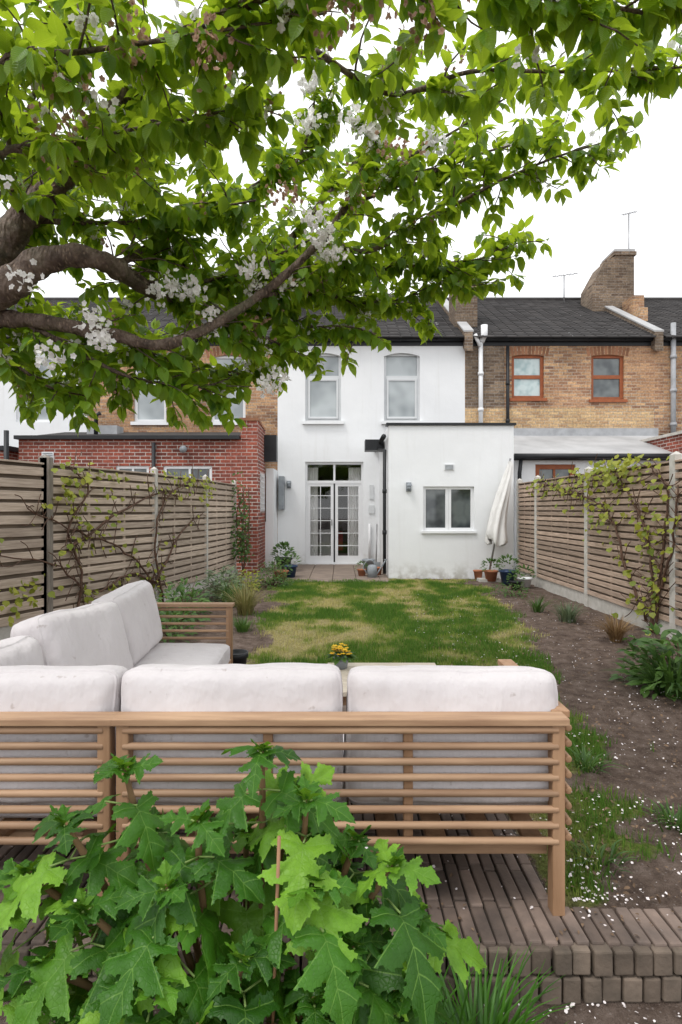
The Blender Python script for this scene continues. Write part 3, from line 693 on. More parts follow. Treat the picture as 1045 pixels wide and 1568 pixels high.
vine('climbing_vine',[[(rx,6.3,0),(rx,6.3,.6),(rx,6.5,1.2),(rx,6.9,1.6),(rx,7.6,1.8),(rx,8.6,1.85)],[(rx,6.25,0),(rx,6.1,.8),(rx,6.0,1.5),(rx,6.3,1.8)],[(rx,6.4,.1),(rx,6.9,.7),(rx,7.2,1.2),(rx,7.8,1.5)],[(rx,6.2,.3),(rx,5.9,1.0),(rx,5.8,1.6)],[(rx,7.8,1.5),(rx,8.6,1.6),(rx,9.4,1.75),(rx,10,1.75)]],
     [(rx,6.9,1.72,.4,.1),(rx,8.2,1.72,.5,.1),(rx,9.3,1.72,.4,.09),(rx,7.4,1.35,.4,.15),(rx,6.3,1.2,.2,.25),(rx,7,1.85,.5,.05),(rx,6.9,1.9,.3,.05)],520,4,-1)
random.seed(11)
items=[((-1.98+U(-.2,.12),11.6+U(-.35,.3),.3+abs(random.gauss(0,.75))),(U(-1,1),U(-1,0),U(-1,.5)),(U(-.3,1),U(-1,.2),U(.2,1)),U(.05,.09),.3) for i in range(420)]
items=[i for i in items if i[0][2]<2.1]
e=empty('climbing_rose'); batch('leaves',items,LV,LF,LUV,GREEN,e); mb=MB()
for k in range(5): mb.tube(catmull([(-2,11.6,0),(-1.98+U(-.1,.1),11.55,.6),(-2+U(-.15,.15),11.5,1.2),(-2+U(-.2,.2),11.5,1.8)],4),.01,TWIG,5)
mb.obj('stems',e)

# ------------------------------------------------------------ border plants
def tuft(name,c,n,L,w,mat,spread=1.0,droop=.9,rad=.05,up=1.0):
    mb=MB()
    for i in range(n):
        a=U(0,6.283); l=L*U(.6,1.1); o=Vector((c[0]+math.cos(a)*rad*R(),c[1]+math.sin(a)*rad*R(),c[2])); h=Vector((math.cos(a),math.sin(a),0))
        s=spread*U(.2,1); side=Vector((-h.y,h.x,0)); vs=[];fs=[]; S=5
        for k in range(S+1):
            t=k/S; p=o+h*(l*s*t*(.4+.6*t))+Vector((0,0,l*up*(t-droop*s*t*t*.75))); ww=w*(1-t**2)*.5+.0004
            vs+=[p-side*ww,p+Vector((0,0,-ww*.4)),p+side*ww]
        for k in range(S): b=3*k; fs+=[(b,b+1,b+4,b+3),(b+1,b+2,b+5,b+4)]
        mb.add(vs,fs,mat,True)
    return mb.obj(name)
def bush(name,c,r,n,mat,ls=.05,stemm=TWIG):
    e=empty(name); items=[]; mb=MB()
    for i in range(n):
        d=Vector((random.gauss(0,1),random.gauss(0,1),abs(random.gauss(0,1)))).normalized(); q=R()**.4*(1+.35*noise.noise(d*2.3+Vector(c)))
        p=Vector((c[0]+d.x*r[0]*q,c[1]+d.y*r[1]*q,c[2]+d.z*r[2]*q)); items.append((p,(d.x+U(-.6,.6),d.y+U(-.6,.6),d.z*.3+U(-.4,.6)),(U(-.4,.4),U(-.6,.2),1),ls*U(.6,1.2),.3))
        if i%25==0: mb.tube([(c[0],c[1],c[2]-.02),p],.004,stemm,4)
    batch('leaves',items,LV,LF,LUV,mat,e); mb.obj('stems',e)
bush('evergreen_shrub',(2.62,4.35,0.0),(.42,.4,.40),700,GREEN,.09); tuft('strap_leaf_plant',(2.45,4.2,-.02),140,.42,.03,GREEN,1.1,.9,.12)
tuft('grey_grass_clump',(2.75,6.9,-.02),130,.32,.012,GREY,.8,.8,.1); tuft('bronze_sedge',(2.85,5.9,-.02),260,.34,.007,BROWNG,.9,.8,.06)
tuft('grey_grass_clump',(2.62,7.6,-.02),60,.3,.012,GREEN,.9,.8,.08); bush('low_shrub',(2.7,9.0,0),(.3,.35,.22),200,GREEN,.05)
tuft('weed_tuft',(1.3,3.0,-.02),60,.14,.010,GREEN,1.1,.9,.08); tuft('weed_tuft',(1.45,2.45,-.02),70,.12,.010,GREEN,1.1,.9,.1); tuft('weed_tuft',(1.0,2.2,-.02),50,.10,.010,GREEN,1.1,.9,.1)
tuft('ornamental_grass',(-1.25,7.4,-.02),260,.55,.008,leafmat('tan_grass',(.16,.17,.05),(.28,.24,.09),(.3,.3,.1),.2),.8,.9,.1)
bush('lavender_bush',(-1.2,10.0,0),(.36,.35,.42),650,GREEN,.05); bush('hellebore_plant',(-1.75,8.6,0),(.32,.7,.5),600,GREY,.08)
bush('fern_plant',(-1.95,7.0,0),(.3,.7,.45),500,GREEN,.08); tuft('bulb_foliage',(-1.55,8.0,-.02),120,.5,.012,GREEN,.8,.8,.15); bush('low_shrub',(-1.55,9.4,0),(.25,.5,.35),300,VINE,.06)
bush('low_shrub',(-1.8,6.0,0),(.25,.5,.35),300,GREEN,.07)
tuft('sedge_clump',(-1.1,6.4,-.02),80,.25,.01,GREEN,.9,.8,.1)
def pot(name,c,r,h,m,plant=None,n=60):
    e=empty(name); mb=MB(); mb.lathe(c,[(0,.002),(r*.7,.0),(r*.95,h*.85),(r*1.08,h*.86),(r*1.08,h),(r*.93,h),(r*.9,h*.9),(0,h*.9)],m,20); mb.obj('pot',e)
    if plant:
        its=[]
        for i in range(n):
            d=Vector((random.gauss(0,1),random.gauss(0,1),abs(random.gauss(0,1)))).normalized()
            its.append((Vector(c)+Vector((d.x*r*1.2,d.y*r*1.2,h+d.z*r*1.5)),d+Vector((0,0,U(-.3,.5))),(U(-.3,.3),U(-.5,0),1),r*.5,.3))
        batch('foliage',its,LV,LF,LUV,plant,e)
    return e
pot('plant_pot',(-1.02,11.3,0),.15,.24,BLUEP,GREEN); pot('plant_pot',(-1.15,10.9,0),.14,.18,TERRA,GREEN); pot('plant_pot',(-1.25,12.4,0),.18,.3,BLACK,GREEN,120)
pot('plant_pot',(.58,12.0,0),.13,.3,GREYP); pot('plant_pot',(.42,11.5,0),.09,.14,TERRA,GREEN); pot('plant_pot',(.74,11.7,0),.11,.16,TERRA)
pot('plant_pot',(2.64,10.95,0),.09,.18,TERRA); pot('plant_pot',(2.82,10.7,0),.13,.2,TERRA,GREEN); pot('plant_pot',(3.02,10.3,0),.15,.25,BLUEP,GREEN); pot('plant_pot',(3.2,9.9,0),.12,.16,WPLAST,GREEN); pot('plant_pot',(2.95,9.6,0),.1,.14,BLACK,GREEN)
pot('plant_pot',(-.80,4.35,-.01),.085,.27,BLACK)
mb=MB(); mb.lathe((.62,11.3,0),[(0,.0),(.1,.0),(.095,.22),(.05,.25),(0,.25)],GREYP,18); mb.tube(catmull([(.7,11.3,.05),(.8,11.3,.2),(.88,11.3,.33)],4),.014,GREYP,8); mb.lathe((.89,11.3,.33),[(.014,0),(.04,.03),(0,.032)],GREYP,12)
mb.tube(catmull([(.52,11.3,.08),(.44,11.3,.2),(.52,11.3,.33),(.62,11.3,.33),(.68,11.3,.24)],4),.01,GREYP,8); mb.obj('watering_can')
mb=MB(); mb.tube([(.82,13.3,.05),(.86,13.6,1.0)],.015,METAL,8); mb.box(.74,.92,13.25,13.3,.0,.12,GREYP); mb.obj('garden_broom')
mb=MB(); A0=Vector((2.80,10.85,0)); A1=Vector((3.26,10.95,2.33)); mb.tube([A0,A1],.019,METAL,10)
ax=(A1-A0).normalized(); sx=ax.cross(Vector((0,1,0))).normalized(); sy=ax.cross(sx)
prof=[(.99,.01),(.95,.04),(.85,.065),(.7,.09),(.55,.11),(.42,.135),(.33,.16),(.30,.13)]
vs=[];fs=[];n=48
for j,(t_,r) in enumerate(prof):
    for k in range(n):
        th=2*math.pi*k/n; rr=r*(1+.25*math.cos(7*th+j*.5)+.12*math.sin(3*th+j))
        tt=t_+(.025*math.sin(3*th) if j>5 else 0); p=A0.lerp(A1,tt)+sx*math.cos(th)*rr*1.15+sy*math.sin(th)*rr+Vector((.03*math.sin(j*1.1),0,0)); vs.append(p)
for j in range(len(prof)-1):
    for k in range(n): fs.append((j*n+k,j*n+(k+1)%n,(j+1)*n+(k+1)%n,(j+1)*n+k))
mb.add(vs,fs,CLOTH,True); mb.box(2.6,3.0,10.65,11.0,-.02,.04,CONC); mb.obj('folded_parasol')

# ------------------------------------------------------------ sofa
def cushion(name,parent,c,size,rot,thick_axis,seed,bulge=.035,sub=23,r=None):
    bm=bmesh.new(); bmesh.ops.create_cube(bm,size=2); bmesh.ops.subdivide_edges(bm,edges=bm.edges[:],cuts=sub,use_grid_fill=True)
    a=[s/2 for s in size]; r=r or min(a)*.58
    o=[i for i in range(3) if i!=thick_axis]
    for v in bm.verts:
        u=Vector(v.co); p=Vector((u[0]*a[0],u[1]*a[1],u[2]*a[2]))
        q=Vector([max(-a[i]+r,min(a[i]-r,p[i])) for i in range(3)]); d=p-q
        nrm=d.normalized() if d.length>1e-6 else Vector((0,0,0))
        if d.length>1e-6: p=q+nrm*r
        w=(1-u[o[0]]**2)*(1-u[o[1]]**2)
        p[thick_axis]+=math.copysign(bulge*math.sqrt(max(w,0)),p[thick_axis])*(1 if abs(p[thick_axis])>1e-3 else 0)
        rim=max(abs(u[o[0]]),abs(u[o[1]]))
        per=(u[o[0]]*a[o[0]]-u[o[1]]*a[o[1]])
        puck=math.exp(-((rim-.86)/.12)**2)*.004*math.sin(per*75+seed*3+2*math.sin(per*23))
        nn=noise.noise(Vector((p.x*4+seed,p.y*4,p.z*4)))*.013+noise.noise(Vector((p.x*13+seed,p.y*13,p.z*7)))*.005+puck
        lvl=round((u[thick_axis]+1)*(sub+1)/2)
        if rim>.999 and lvl in (3,sub+1-3): p+=nrm*.0065
        elif rim>.999 and lvl in (2,4,sub+1-2,sub+1-4): p-=nrm*.002
        p+=p.normalized()*nn; v.co=p
    me=bpy.data.meshes.new(name); bm.to_mesh(me); bm.free(); me.materials.append(FAB); me.polygons.foreach_set('use_smooth',[True]*len(me.polygons))
    ob=bpy.data.objects.new(name,me); scene.collection.objects.link(ob); ob.parent=parent; ob.location=c; ob.rotation_euler=rot
    s=ob.modifiers.new('s','SUBSURF'); s.levels=1; s.render_levels=1
    return ob
so=empty('garden_corner_sofa')
def frame_back_x(mb,x0,x1,y,top=.66,mids=(),leg=(True,True),dr=.0125):
    pw=.042
    for xx,ok in ((x0,leg[0]),(x1-pw,leg[1])):
        if ok: mb.box(xx,xx+pw,y-.02,y+.03,0.003,top-.025,WOODV)
    mb.box(x0-.012,x1+.012,y-.03,y+.045,top-.025,top,WOOD)
    for k in range(8):
        z=.25+k*.0525; mb.tube([(x0+pw*.5,y-.012,z+U(-.001,.001)),(x1-pw*.5,y-.012,z+U(-.001,.001))],dr,WOOD,10)
    for mx in mids: mb.box(mx-.016,mx+.016,y+.001,y+.028,.235,top-.025,WOODV)
def frame_side_y(mb,x,y0,y1,top=.66,legs=True,mids=()):
    pw=.042
    if legs: mb.box(x-.02,x+.022,y1-pw,y1,.003,top-.025,WOODV)
    mb.box(x-.03,x+.035,y0,y1,top-.0245,top+.001,WOODV)
    for k in range(8):
        z=.25+k*.0525; mb.tube([(x+.012,y0-.045,z),(x+.012,y1,z)],.0125,WOODV,10)
    for my in mids: mb.box(x-.016,x+.002,my-.016,my+.016,.235,top-.025,WOODV)
mb=MB()
frame_back_x(mb,-.745,.742,1.90,mids=(-.245,.225)); frame_side_y(mb,.750,1.948,2.62,mids=(2.3,))
mb.box(-.70,.70,2.58,2.62,.20,.26,WOOD)
for k in range(9): mb.box(-.70+k*.165,-.70+k*.165+.07,1.94,2.58,.215,.235,WOODV)
mb.box(-.70,.70,1.93,1.945,.18,.235,WOOD)
frame_back_x(mb,-1.62,-.765,1.90,mids=(-1.2,))
for k in range(5): mb.box(-1.55+k*.165,-1.48+k*.165,1.94,2.58,.215,.235,WOODV)
frame_side_y(mb,-1.58,1.948,4.2,mids=(2.6,3.3,3.9))
for k in range(14): mb.box(-1.55,-.82,2.0+k*.155,2.07+k*.155,.19,.214,WOOD)
mb.box(-.84,-.80,2.65,4.15,.19,.26,WOODV); mb.box(-.84,-.80,2.65,2.69,.003,.19,WOODV)
frame_back_x(mb,-1.56,-.80,4.18,dr=.010)
fo=mb.obj('timber_frame',so,bevel=.004)
tilt=math.radians(-9)
cushion('back_cushion',so,(-.386,2.045,.555),(.785,.18,.46),(tilt,0,math.radians(.5)),1,1.3)
cushion('back_cushion',so,(.388,2.045,.55),(.745,.18,.455),(tilt,math.radians(.6),0),1,7.7)
cushion('back_cushion',so,(-1.185,2.045,.55),(.79,.18,.45),(tilt,0,0),1,4.1)
cushion('seat_cushion',so,(-.36,2.36,.315),(.77,.56,.13),(0,0,0),2,2.2,.015); cushion('seat_cushion',so,(.365,2.36,.315),(.67,.56,.13),(0,0,0),2,9.2,.015)
cushion('seat_cushion',so,(-1.17,2.34,.315),(.74,.66,.13),(0,0,0),2,5.2,.015)
cushion('seat_cushion',so,(-1.17,3.06,.315),(.76,.72,.14),(0,0,0),2,6.2,.015); cushion('seat_cushion',so,(-1.17,3.77,.315),(.76,.70,.14),(0,0,0),2,8.2,.015)
tl=math.radians(-12)
cushion('back_cushion',so,(-1.40,3.74,.60),(.20,.70,.46),(math.radians(2),tl,math.radians(2)),0,3.3); cushion('back_cushion',so,(-1.38,2.98,.60),(.20,.74,.46),(math.radians(-3),tl*1.3,math.radians(-5)),0,5.9)
cushion('back_cushion',so,(-1.42,2.36,.57),(.20,.44,.42),(0,tl,0),0,8.9)

ct=empty('coffee_table'); mb=MB(); WT=M('pale_table_top',(.62,.55,.45),(.5,.43,.34),3,.6,.2,stretch=(2,14,2))
for k in range(6): mb.box(-.08,.56,2.85+k*.092,2.936+k*.092,.41,.435,WT)
for x in (-.05,.50):
    for y in (2.88,3.33): mb.box(x,x+.04,y,y+.04,-.0,.41,WOODV)
mb.box(-.05,.54,2.9,2.92,.35,.408,WOOD); mb.box(-.05,.54,3.34,3.36,.35,.408,WOOD); mb.obj('table',ct,bevel=.003)
fp=empty('potted_yellow_flowers'); mb=MB(); mb.lathe((.0,3.28,.436),[(0,0),(.035,0),(.048,.07),(.04,.07),(0,.065)],GREYP,16)
its=[];fl_=[]
for i in range(34):
    a=U(0,6.28); r=.055*math.sqrt(R()); p=Vector((r*math.cos(a),3.28+r*math.sin(a),.545+U(-.02,.03)-r*.3)); mb.tube([(0,3.28,.49),p],.0015,GREEN,4)
    for k in range(6):
        th=k*1.047; fl_.append((p,(math.cos(th),math.sin(th),U(.1,.5)),(U(-.2,.2),-.3,1),.016,0))
for i in range(60):
    a=U(0,6.28); its.append(((.02*math.cos(a),3.28+.02*math.sin(a),.50),(math.cos(a),math.sin(a),U(0,.8)),(0,0,1),U(.04,.07),.5))
mb.obj('pot',fp); batch('flowers',fl_,LV,LF,LUV,YEL,fp); batch('leaves',its,LV,LF,LUV,GREEN,fp)

# ------------------------------------------------------------ hydrangea
random.seed(21)
tips=[(-.553,1.45,.684),(-.196,1.42,.74),(-.08,1.36,.65),(-.344,1.36,.60),(-.68,1.4,.57),(.121,1.35,.50),(-.39,1.27,.50),(-.06,1.27,.51),(-.585,1.3,.43),(.18,1.38,.36),(.03,1.27,.37),(-.21,1.22,.38),(-.416,1.22,.35),(-.69,1.3,.30),(-.058,1.22,.29),(.13,1.28,.27),(-.3,1.18,.27),(-.55,1.22,.22),(.05,1.2,.2),(-.8,1.45,.42),(-.25,1.5,.5),(-.5,1.5,.5),(0,1.5,.42),(-.12,1.45,.62),(.04,1.42,.52)]
hy=empty('oakleaf_hydrangea'); mb=MB(); items=[]
STEM=M('hydrangea_stem',(.22,.13,.06),(.14,.09,.045),12,.8)
GST=M('green_petiole',(.20,.30,.08),(.15,.22,.06),12,.6)
for t_ in tips:
    t_=Vector(t_); base=Vector((-.22+(t_.x+.22)*.3,1.47,-.16)); mid=base.lerp(t_,.6)+Vector((U(-.03,.03),0,.05))
    mb.tube(catmull([base,mid,t_+Vector((0,0,.01))],5),[.009]*9+[.007,.005],STEM,6)
    a0=U(0,6.28)
    for lev in range(3):
        for k in range(3 if lev<2 else 2):
            a=a0+lev*1.0+k*2.094*(1 if lev<2 else 1.5)+U(-.3,.3); h=Vector((math.cos(a),math.sin(a),0))
            if h.y>.75 and R()<.5: continue
            b=t_-Vector((0,0,lev*.055))
            if lev: b=b.lerp(base,.04*lev)
            S=(.085,.14,.175)[lev]*U(.8,1.2); pl=(.015,.05,.08)[lev]*U(.8,1.3)
            el=(.55,.15,-.1)[lev]+U(-.15,.2); e_=b+(h+Vector((0,0,el))).normalized()*pl
            mb.tube([b,e_],.0025,GST,5)
            d=h+Vector((0,0,(.15,-.5,-.95)[lev]+U(-.35,.35)))
            n_=Vector((h.x*.6+U(-.4,.4),h.y*.5-.25+U(-.35,.35),1.0)); items.append((e_,d,n_,S,U(.05,.50)))
    for k in range(3):
        a=U(0,6.28); items.append((t_,(math.cos(a)*.5,math.sin(a)*.5,1),(math.cos(a),math.sin(a)-.3,.2),U(.04,.06),-.2))
mb.tube([(-.155,1.25,.06),(-.138,1.27,.62)],.004,M('bamboo_cane',(.34,.19,.10),(.27,.14,.08),10,.6),8)
mb.obj('stems',hy); batch('leaves',items,OV,OF,OUV,HYD,hy)
tuft('strap_leaf_plant',(.36,1.5,-.17),190,.36,.009,STRAP,1.1,1.0,.12); tuft('strap_leaf_plant',(.20,1.42,-.17),120,.34,.009,STRAP,1.1,1.0,.12)
its=[]
for i in range(10):
    q=random.choice(items); p=Vector(q[0])+Vector(q[1]).normalized()*q[3]*.5+Vector((0,-.012,.014)); its.append((p,(U(-1,1),U(-1,1),0),(0,-.6,1),U(.005,.009),0))
batch('petals_on_leaves',its,[(-.35,0,0),(.35,0,0),(.5,.6,.12),(0,1,.0),(-.5,.6,.12)],[(0,1,2,3,4)],None,PETAL,hy,False)

# ------------------------------------------------------------ cherry tree
random.seed(5)
tree=empty('cherry_tree'); mb=MB(); leaves=[]; petals=[]; faded=[]
trunk=catmull([(-2.35,3.0,-.05),(-2.33,3.0,.8),(-2.25,2.98,1.6),(-2.1,2.95,2.15),(-1.9,2.92,2.5)],10)
mb.tube(trunk,[.19,.17]+[.15]*(len(trunk)-2),BARK,20,rough=.15)
L={
'A':([(-2.0,2.93,2.3),(-1.738,2.9,2.322),(-1.438,2.9,2.292),(-1.158,2.95,2.248),(-.937,3,2.218),(-.672,3.05,2.348),(-.434,3.1,2.524),(-.206,3.15,2.742),(-.007,3.2,3.003),(.14,3.2,3.242),(.25,3.2,3.517),(.313,3.1,3.77)],.048,.010,1.0,.20),
'B':([(-2.0,2.9,2.35),(-1.678,2.8,2.427),(-1.485,2.8,2.556),(-1.325,2.8,2.597),(-1.205,2.9,2.609),(-1.11,3.1,2.588),(-1.03,3.3,2.593),(-.876,3.6,2.714),(-.636,3.9,2.962),(-.395,4.2,3.327),(-.111,4.4,3.775),(.196,4.5,4.19)],.090,.012,1.1,.38),
'C':([(-1.95,2.93,2.45),(-1.738,2.9,2.649),(-1.638,2.9,2.815),(-1.505,2.9,2.948),(-1.325,2.8,3.022),(-1.081,2.6,3.111),(-.804,2.4,3.196),(-.487,2.1,3.134),(-.2,1.9,3.095)],.105,.016,1.1,.15),
'E':([(-.2,1.9,3.095),(.15,1.82,3.02),(.5,1.78,2.97),(.85,1.8,2.94),(1.1,1.9,2.99)],.014,.005,1.2,.0),
'F':([(-.1,3.18,2.87),(.14,3.2,2.80),(.47,3.2,2.967),(.776,3.1,3.094),(1.095,3.0,3.193),(1.37,2.9,3.23)],.02,.004,1.1,.0),
'F2':([(.14,3.2,3.10),(.45,3.2,3.22),(.8,3.1,3.30),(1.15,3.0,3.32)],.014,.004,1.1,.0),
'G':([(-.43,3.1,2.53),(-.215,3.4,2.797),(.157,3.6,2.859),(.544,3.7,2.943),(.926,3.7,2.985),(1.14,3.7,3.11)],.018,.004,1.4,.0),
'G2':([(-.43,3.1,2.52),(-.096,3.6,2.703),(.253,3.8,2.724),(.602,3.8,2.812),(.98,3.8,2.87)],.016,.004,1.4,.0),
'H':([(-.6,3.07,2.4),(-.49,3.5,2.555),(-.249,3.5,2.475),(.032,3.5,2.475),(.22,3.5,2.43)],.014,.004,1.3,.0),
'H2':([(-.67,3.05,2.35),(-.5,3.25,2.36),(-.3,3.4,2.30),(-.15,3.45,2.26)],.012,.004,1.0,.0),
'I':([(-1.6,2.9,2.30),(-1.372,2.95,2.17),(-1.172,3.0,2.07),(-1.004,3.1,2.04),(-.765,3.3,2.07),(-.60,3.5,2.2)],.018,.005,1.1,.0),
'I2':([(-1.16,2.95,2.24),(-1.0,3.2,2.2),(-.8,3.5,2.2),(-.6,3.7,2.25),(-.45,3.8,2.3)],.014,.005,1.2,.0),
'I3':([(-1.6,3.0,2.35),(-1.45,3.4,2.35),(-1.2,3.8,2.3),(-.95,4.0,2.3)],.014,.005,1.2,.0),
'J':([(-2.2,2.95,2.3),(-2.1,3.4,2.25),(-1.85,3.5,2.14),(-1.6,3.6,2.12)],.016,.005,1.3,.0),
'J2':([(-1.9,2.92,2.25),(-1.7,3.0,2.10),(-1.55,3.05,2.0),(-1.4,3.1,1.97)],.014,.004,1.2,.0),
'J3':([(-1.9,3.0,2.3),(-1.8,3.4,2.45),(-1.6,3.9,2.5),(-1.3,4.3,2.55)],.014,.004,1.3,.0),
'K':([(-.1,2.2,3.12),(.215,2.4,3.10),(.545,2.4,3.196),(.904,2.4,3.196),(1.207,2.4,3.2),(1.5,2.4,3.22)],.014,.004,1.0,.0),
'Lb':([(-1.6,2.85,2.85),(-1.378,2.3,2.78),(-1.114,2.3,2.82),(-.85,2.3,2.881),(-.586,2.3,2.934),(-.322,2.3,2.987)],.02,.005,1.2,.0),
'L2':([(-1.6,2.95,2.85),(-1.35,3.0,2.86),(-1.05,3.1,2.92),(-.75,3.1,2.98),(-.45,3.0,2.98)],.018,.005,1.2,.0),
'M':([(-1.5,2.6,2.95),(-1.199,2.0,2.911),(-.923,2.0,2.957),(-.625,2.0,3.0),(-.326,2.0,3.05),(-.05,2.0,3.095)],.016,.004,1.3,.0),
'N':([(-1.2,3.0,2.62),(-.866,3.4,3.106),(-.554,3.4,3.262),(-.242,3.4,3.496),(-.008,3.4,3.73)],.02,.005,1.3,.0),
'V':([(-.554,3.4,3.262),(-.3,3.35,3.35),(-.17,3.3,3.6),(-.15,3.3,3.95)],.012,.005,.5,.0),
'O':([(-1.325,2.8,3.022),(-1.2,3.3,3.4),(-.9,3.7,3.8),(-.5,4,4.2)],.025,.006,1.3,.0),
'P':([(-1.6,2.9,2.9),(-1.7,3.4,3.2),(-1.5,3.8,3.6),(-1.3,4.2,4.0)],.03,.006,1.3,.0),
'Q':([(.14,3.2,3.242),(.4,3.3,3.4),(.75,3.3,3.6),(1.05,3.2,3.75)],.014,.004,.7,.0),
'S':([(-1.9,2.95,2.5),(-2.0,3.2,3.0),(-1.7,3.0,3.3),(-1.3,2.6,3.5),(-.9,2.3,3.5)],.03,.006,1.3,.0),
'T':([(-1.11,3.1,2.588),(-.85,3.3,2.66),(-.55,3.5,2.85),(-.2,3.7,3.1),(.1,3.8,3.3)],.016,.005,1.2,.0),
'W':([(-1.2,2.9,2.61),(-1.0,3.3,2.8),(-.7,3.6,2.75),(-.4,3.8,2.8),(-.1,4.0,2.95),(.2,4.1,3.1)],.016,.005,1.2,.0),
}
# bare wood: the old limbs carry no spurs, so keep foliage off their near sides
bare=[]
for key,fr_ in (('A',.72),('B',.55),('C',.40)):
    c=catmull(L[key][0],6); bare+=[(q.x,q.y,q.z,.075 if key=='A' else .11) for q in c[:int(len(c)*fr_)]]
bare=np.array(bare)
def clear(p):
    d=np.hypot(bare[:,0]-p.x,bare[:,2]-p.z)
    return not bool(np.any((d<bare[:,3])&(p.y<bare[:,1]+.04)&(p.y>bare[:,1]-.75)))
def rosette(p,ax,n,s):
    for i in range(n):
        a=U(0,6.283); u=ax.orthogonal().normalized(); v=ax.cross(u).normalized(); rad=u*math.cos(a)+v*math.sin(a)
        d=(rad*1.0+ax*U(0,.6)+Vector((0,0,-U(.1,1.1)))).normalized()
        nrm=Vector((U(-.5,.5),U(-.7,.4),1))
        if abs(d.dot(nrm.normalized()))>.9: nrm=Vector((U(-1,1),-1,.3))
        sc=s*U(.65,1.25)
        if clear(p+d*sc*.6) and clear(p+d*sc): leaves.append((p+d*.012,d,nrm,sc,U(-.05,.45)))
def blossoms(p,n,lst,r=.05,s=.012):
    for i in range(n):
        c=p+Vector((random.gauss(0,r),random.gauss(0,r),random.gauss(0,r*.8)-.01)); f=Vector((U(-1,1),U(-1,.3),U(-1,.6))).normalized(); u=f.orthogonal().normalized(); v=f.cross(u)
        for k in range(5):
            th=k*1.2566; d=u*math.cos(th)+v*math.sin(th)+f*.25; lst.append((c,d,f,s,0))
for key,(pts,r0,r1,dens,skip) in L.items():
    big=r0>.03; c=catmull(pts,6); n=len(c)
    if big:
        cf=catmull(pts,14); m_=len(cf)
        mb.tube(cf,[(r0+(r1-r0)*(i/(m_-1))**.7)*(1+.14*noise.noise(Vector((i*.3,r0*50,0)))) for i in range(m_)],BARK,18,rough=.22)
    else:
        mb.tube(c,[(r0+(r1-r0)*(i/(n-1))**.7)*(1+.16*noise.noise(Vector((i*.7,r0*50,0)))) for i in range(n)],BARK,7)
    acc=0; low=key in('H','H2','I','J','J2','I2')
    for i in range(int(n*skip),n-1):
        seg=(c[i+1]-c[i]); ax=seg.normalized(); acc+=seg.length
        if i/n>.45 or r0<.03 and R()<.7: rosette(c[i],ax,4,.085)
        while acc>.072/dens:
            acc-=.072/dens
            d=(ax*U(.1,.9)+Vector((U(-1,1),U(-1,1),U(-.45,.4) if low else U(-.5,.8)))).normalized(); ln=U(.08,.30 if not low else .2)*(1.0 if i/n<.85 else .5)
            k=int(ln/.042)+2; q=c[i].copy(); tw=[q.copy()]; dd=d.copy()
            for j in range(k):
                dd=(dd+Vector((U(-.25,.25),U(-.25,.25),U(-.2,.15)))).normalized(); q=q+dd*.042; tw.append(q.copy())
            mb.tube(tw,[.0050*(1-.6*j/len(tw)) for j in range(len(tw))],BARK,4)
            for j,q in enumerate(tw[1:]):
                if R()<.75 or j==len(tw)-2: rosette(q,dd,random.choice((4,4,5)),.082)
            q0=R()
            if q0<.19: blossoms(tw[len(tw)//2],18,petals,.028,.016)
            elif q0<.32: blossoms(tw[len(tw)//2],10,faded,.03,.010)
for p,n in (((-.16,3.2,3.75),70),((-.14,3.2,3.9),50),((-.18,3.2,3.55),50),((-.62,3.0,3.45),60),((-.70,3.0,3.36),40),((.16,3.0,3.35),60),((.26,3.0,3.47),50),((.08,3.0,3.42),40),((-.1,3.0,2.8),60),((-.04,3.0,2.70),50),((-.14,3.0,2.9),40),((-.88,3.0,2.56),50),((-.78,3.0,2.50),50),((-.95,3.0,2.5),30),((-1.45,2.6,2.42),25),((-1.3,2.1,2.60),25),((.5,3.1,3.35),60),((-1.2,2.75,2.28),40),((-1.15,2.75,2.18),30),((-.42,3.3,2.08),50),((-.36,3.3,2.14),30),((-.45,2.95,2.62),40),((-.75,2.1,2.98),25),((-1.0,3.4,2.22),40),((.35,3.3,3.0),40),((-1.4,2.75,2.1),30),((.05,3.2,3.1),40),((-.3,3.2,2.6),30)):
    blossoms(Vector(p),n,petals,.036,.016)
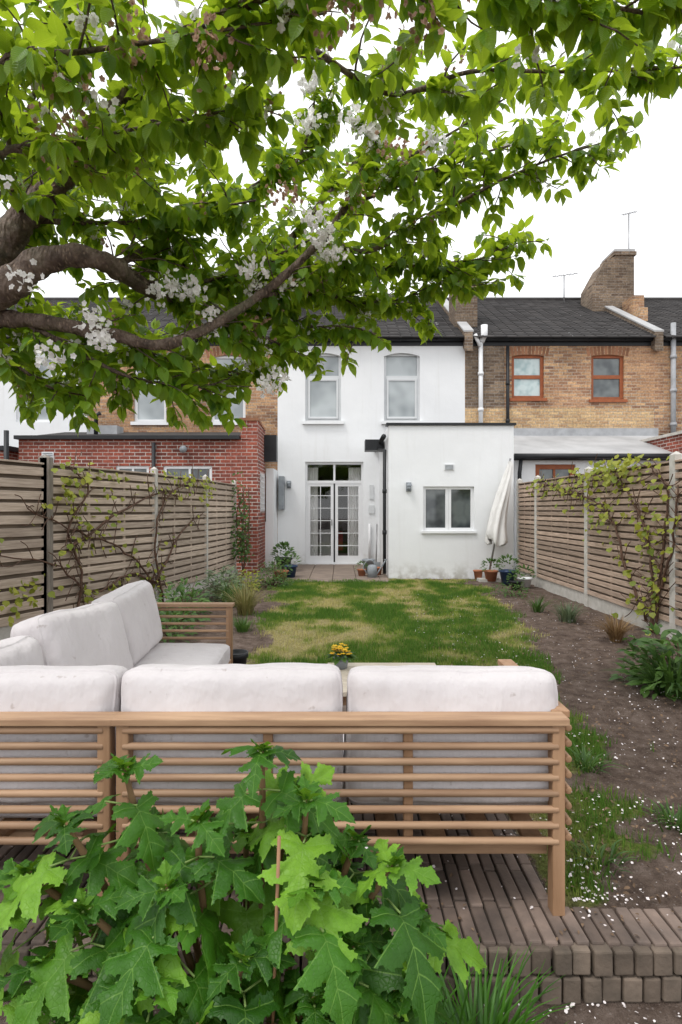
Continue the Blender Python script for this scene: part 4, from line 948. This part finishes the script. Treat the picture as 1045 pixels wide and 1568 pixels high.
for p in ((-.7,1.95,2.96),(-.45,1.95,2.93),(0,1.85,2.98),(.25,1.80,2.90),(-.95,2.0,2.82),(.3,2.85,3.2),(-.3,2.85,2.95),(.1,3.1,3.1),(-.5,3.2,2.4),(-1.1,2.2,2.8)): blossoms(Vector(p),45,faded,.05,.012)
mb.obj('trunk_and_limbs',tree)
batch('leaves',leaves,CV,CF,CUV,CHERRY,tree)
PT=[(-.15,0,0),(.15,0,0),(.45,.6,.1),(.2,1,.05),(-.2,1,.05),(-.45,.6,.1)]
batch('blossom',petals,PT,[(0,1,2,3,4,5)],None,leafmat('blossom_live',(.84,.81,.80),(.90,.88,.88),(.9,.9,.9),.35,.7),tree,False); batch('faded_blossom',faded,PT,[(0,1,2,3,4,5)],None,leafmat('blossom_faded',(.34,.19,.12),(.50,.33,.24),(.5,.35,.25),.35,.8),tree,False)
print('LEAVES',len(leaves))

# ------------------------------------------------------------ light & sky
w=bpy.data.worlds.new('World'); scene.world=w; w.use_nodes=True; nt=w.node_tree; bg=nt.nodes['Background']
sd=Vector((-.38,-.34,.86)).normalized()
sky=nt.nodes.new('ShaderNodeTexSky'); sky.sky_type='NISHITA'; sky.sun_disc=False
sky.sun_elevation=math.asin(sd.z); sky.sun_rotation=math.atan2(sd.x,sd.y); sky.dust_density=4
mx=nt.nodes.new('ShaderNodeMix'); mx.data_type='RGBA'; mx.inputs[0].default_value=.90; mx.inputs[7].default_value=(11.2,11.3,11.45,1)
nt.links.new(sky.outputs[0],mx.inputs[6]); nt.links.new(mx.outputs[2],bg.inputs[0]); bg.inputs[1].default_value=.145
sl=bpy.data.lights.new('sun','SUN'); sl.energy=1.4; sl.angle=math.radians(16); sl.color=(1,.97,.93)
so_=bpy.data.objects.new('sun',sl); so_.rotation_euler=sd.to_track_quat('Z','Y').to_euler(); so_.location=(-5,-5,12); scene.collection.objects.link(so_)
cam=bpy.data.cameras.new('camera'); cam.sensor_fit='VERTICAL'; cam.sensor_height=36; cam.sensor_width=24; cam.lens=20; cam.clip_end=1500; cam.clip_start=.05; cam.shift_y=-.0026
co=bpy.data.objects.new('camera',cam); co.location=(0,0,1.35); co.rotation_euler=(math.radians(90),0,0); scene.collection.objects.link(co); scene.camera=co
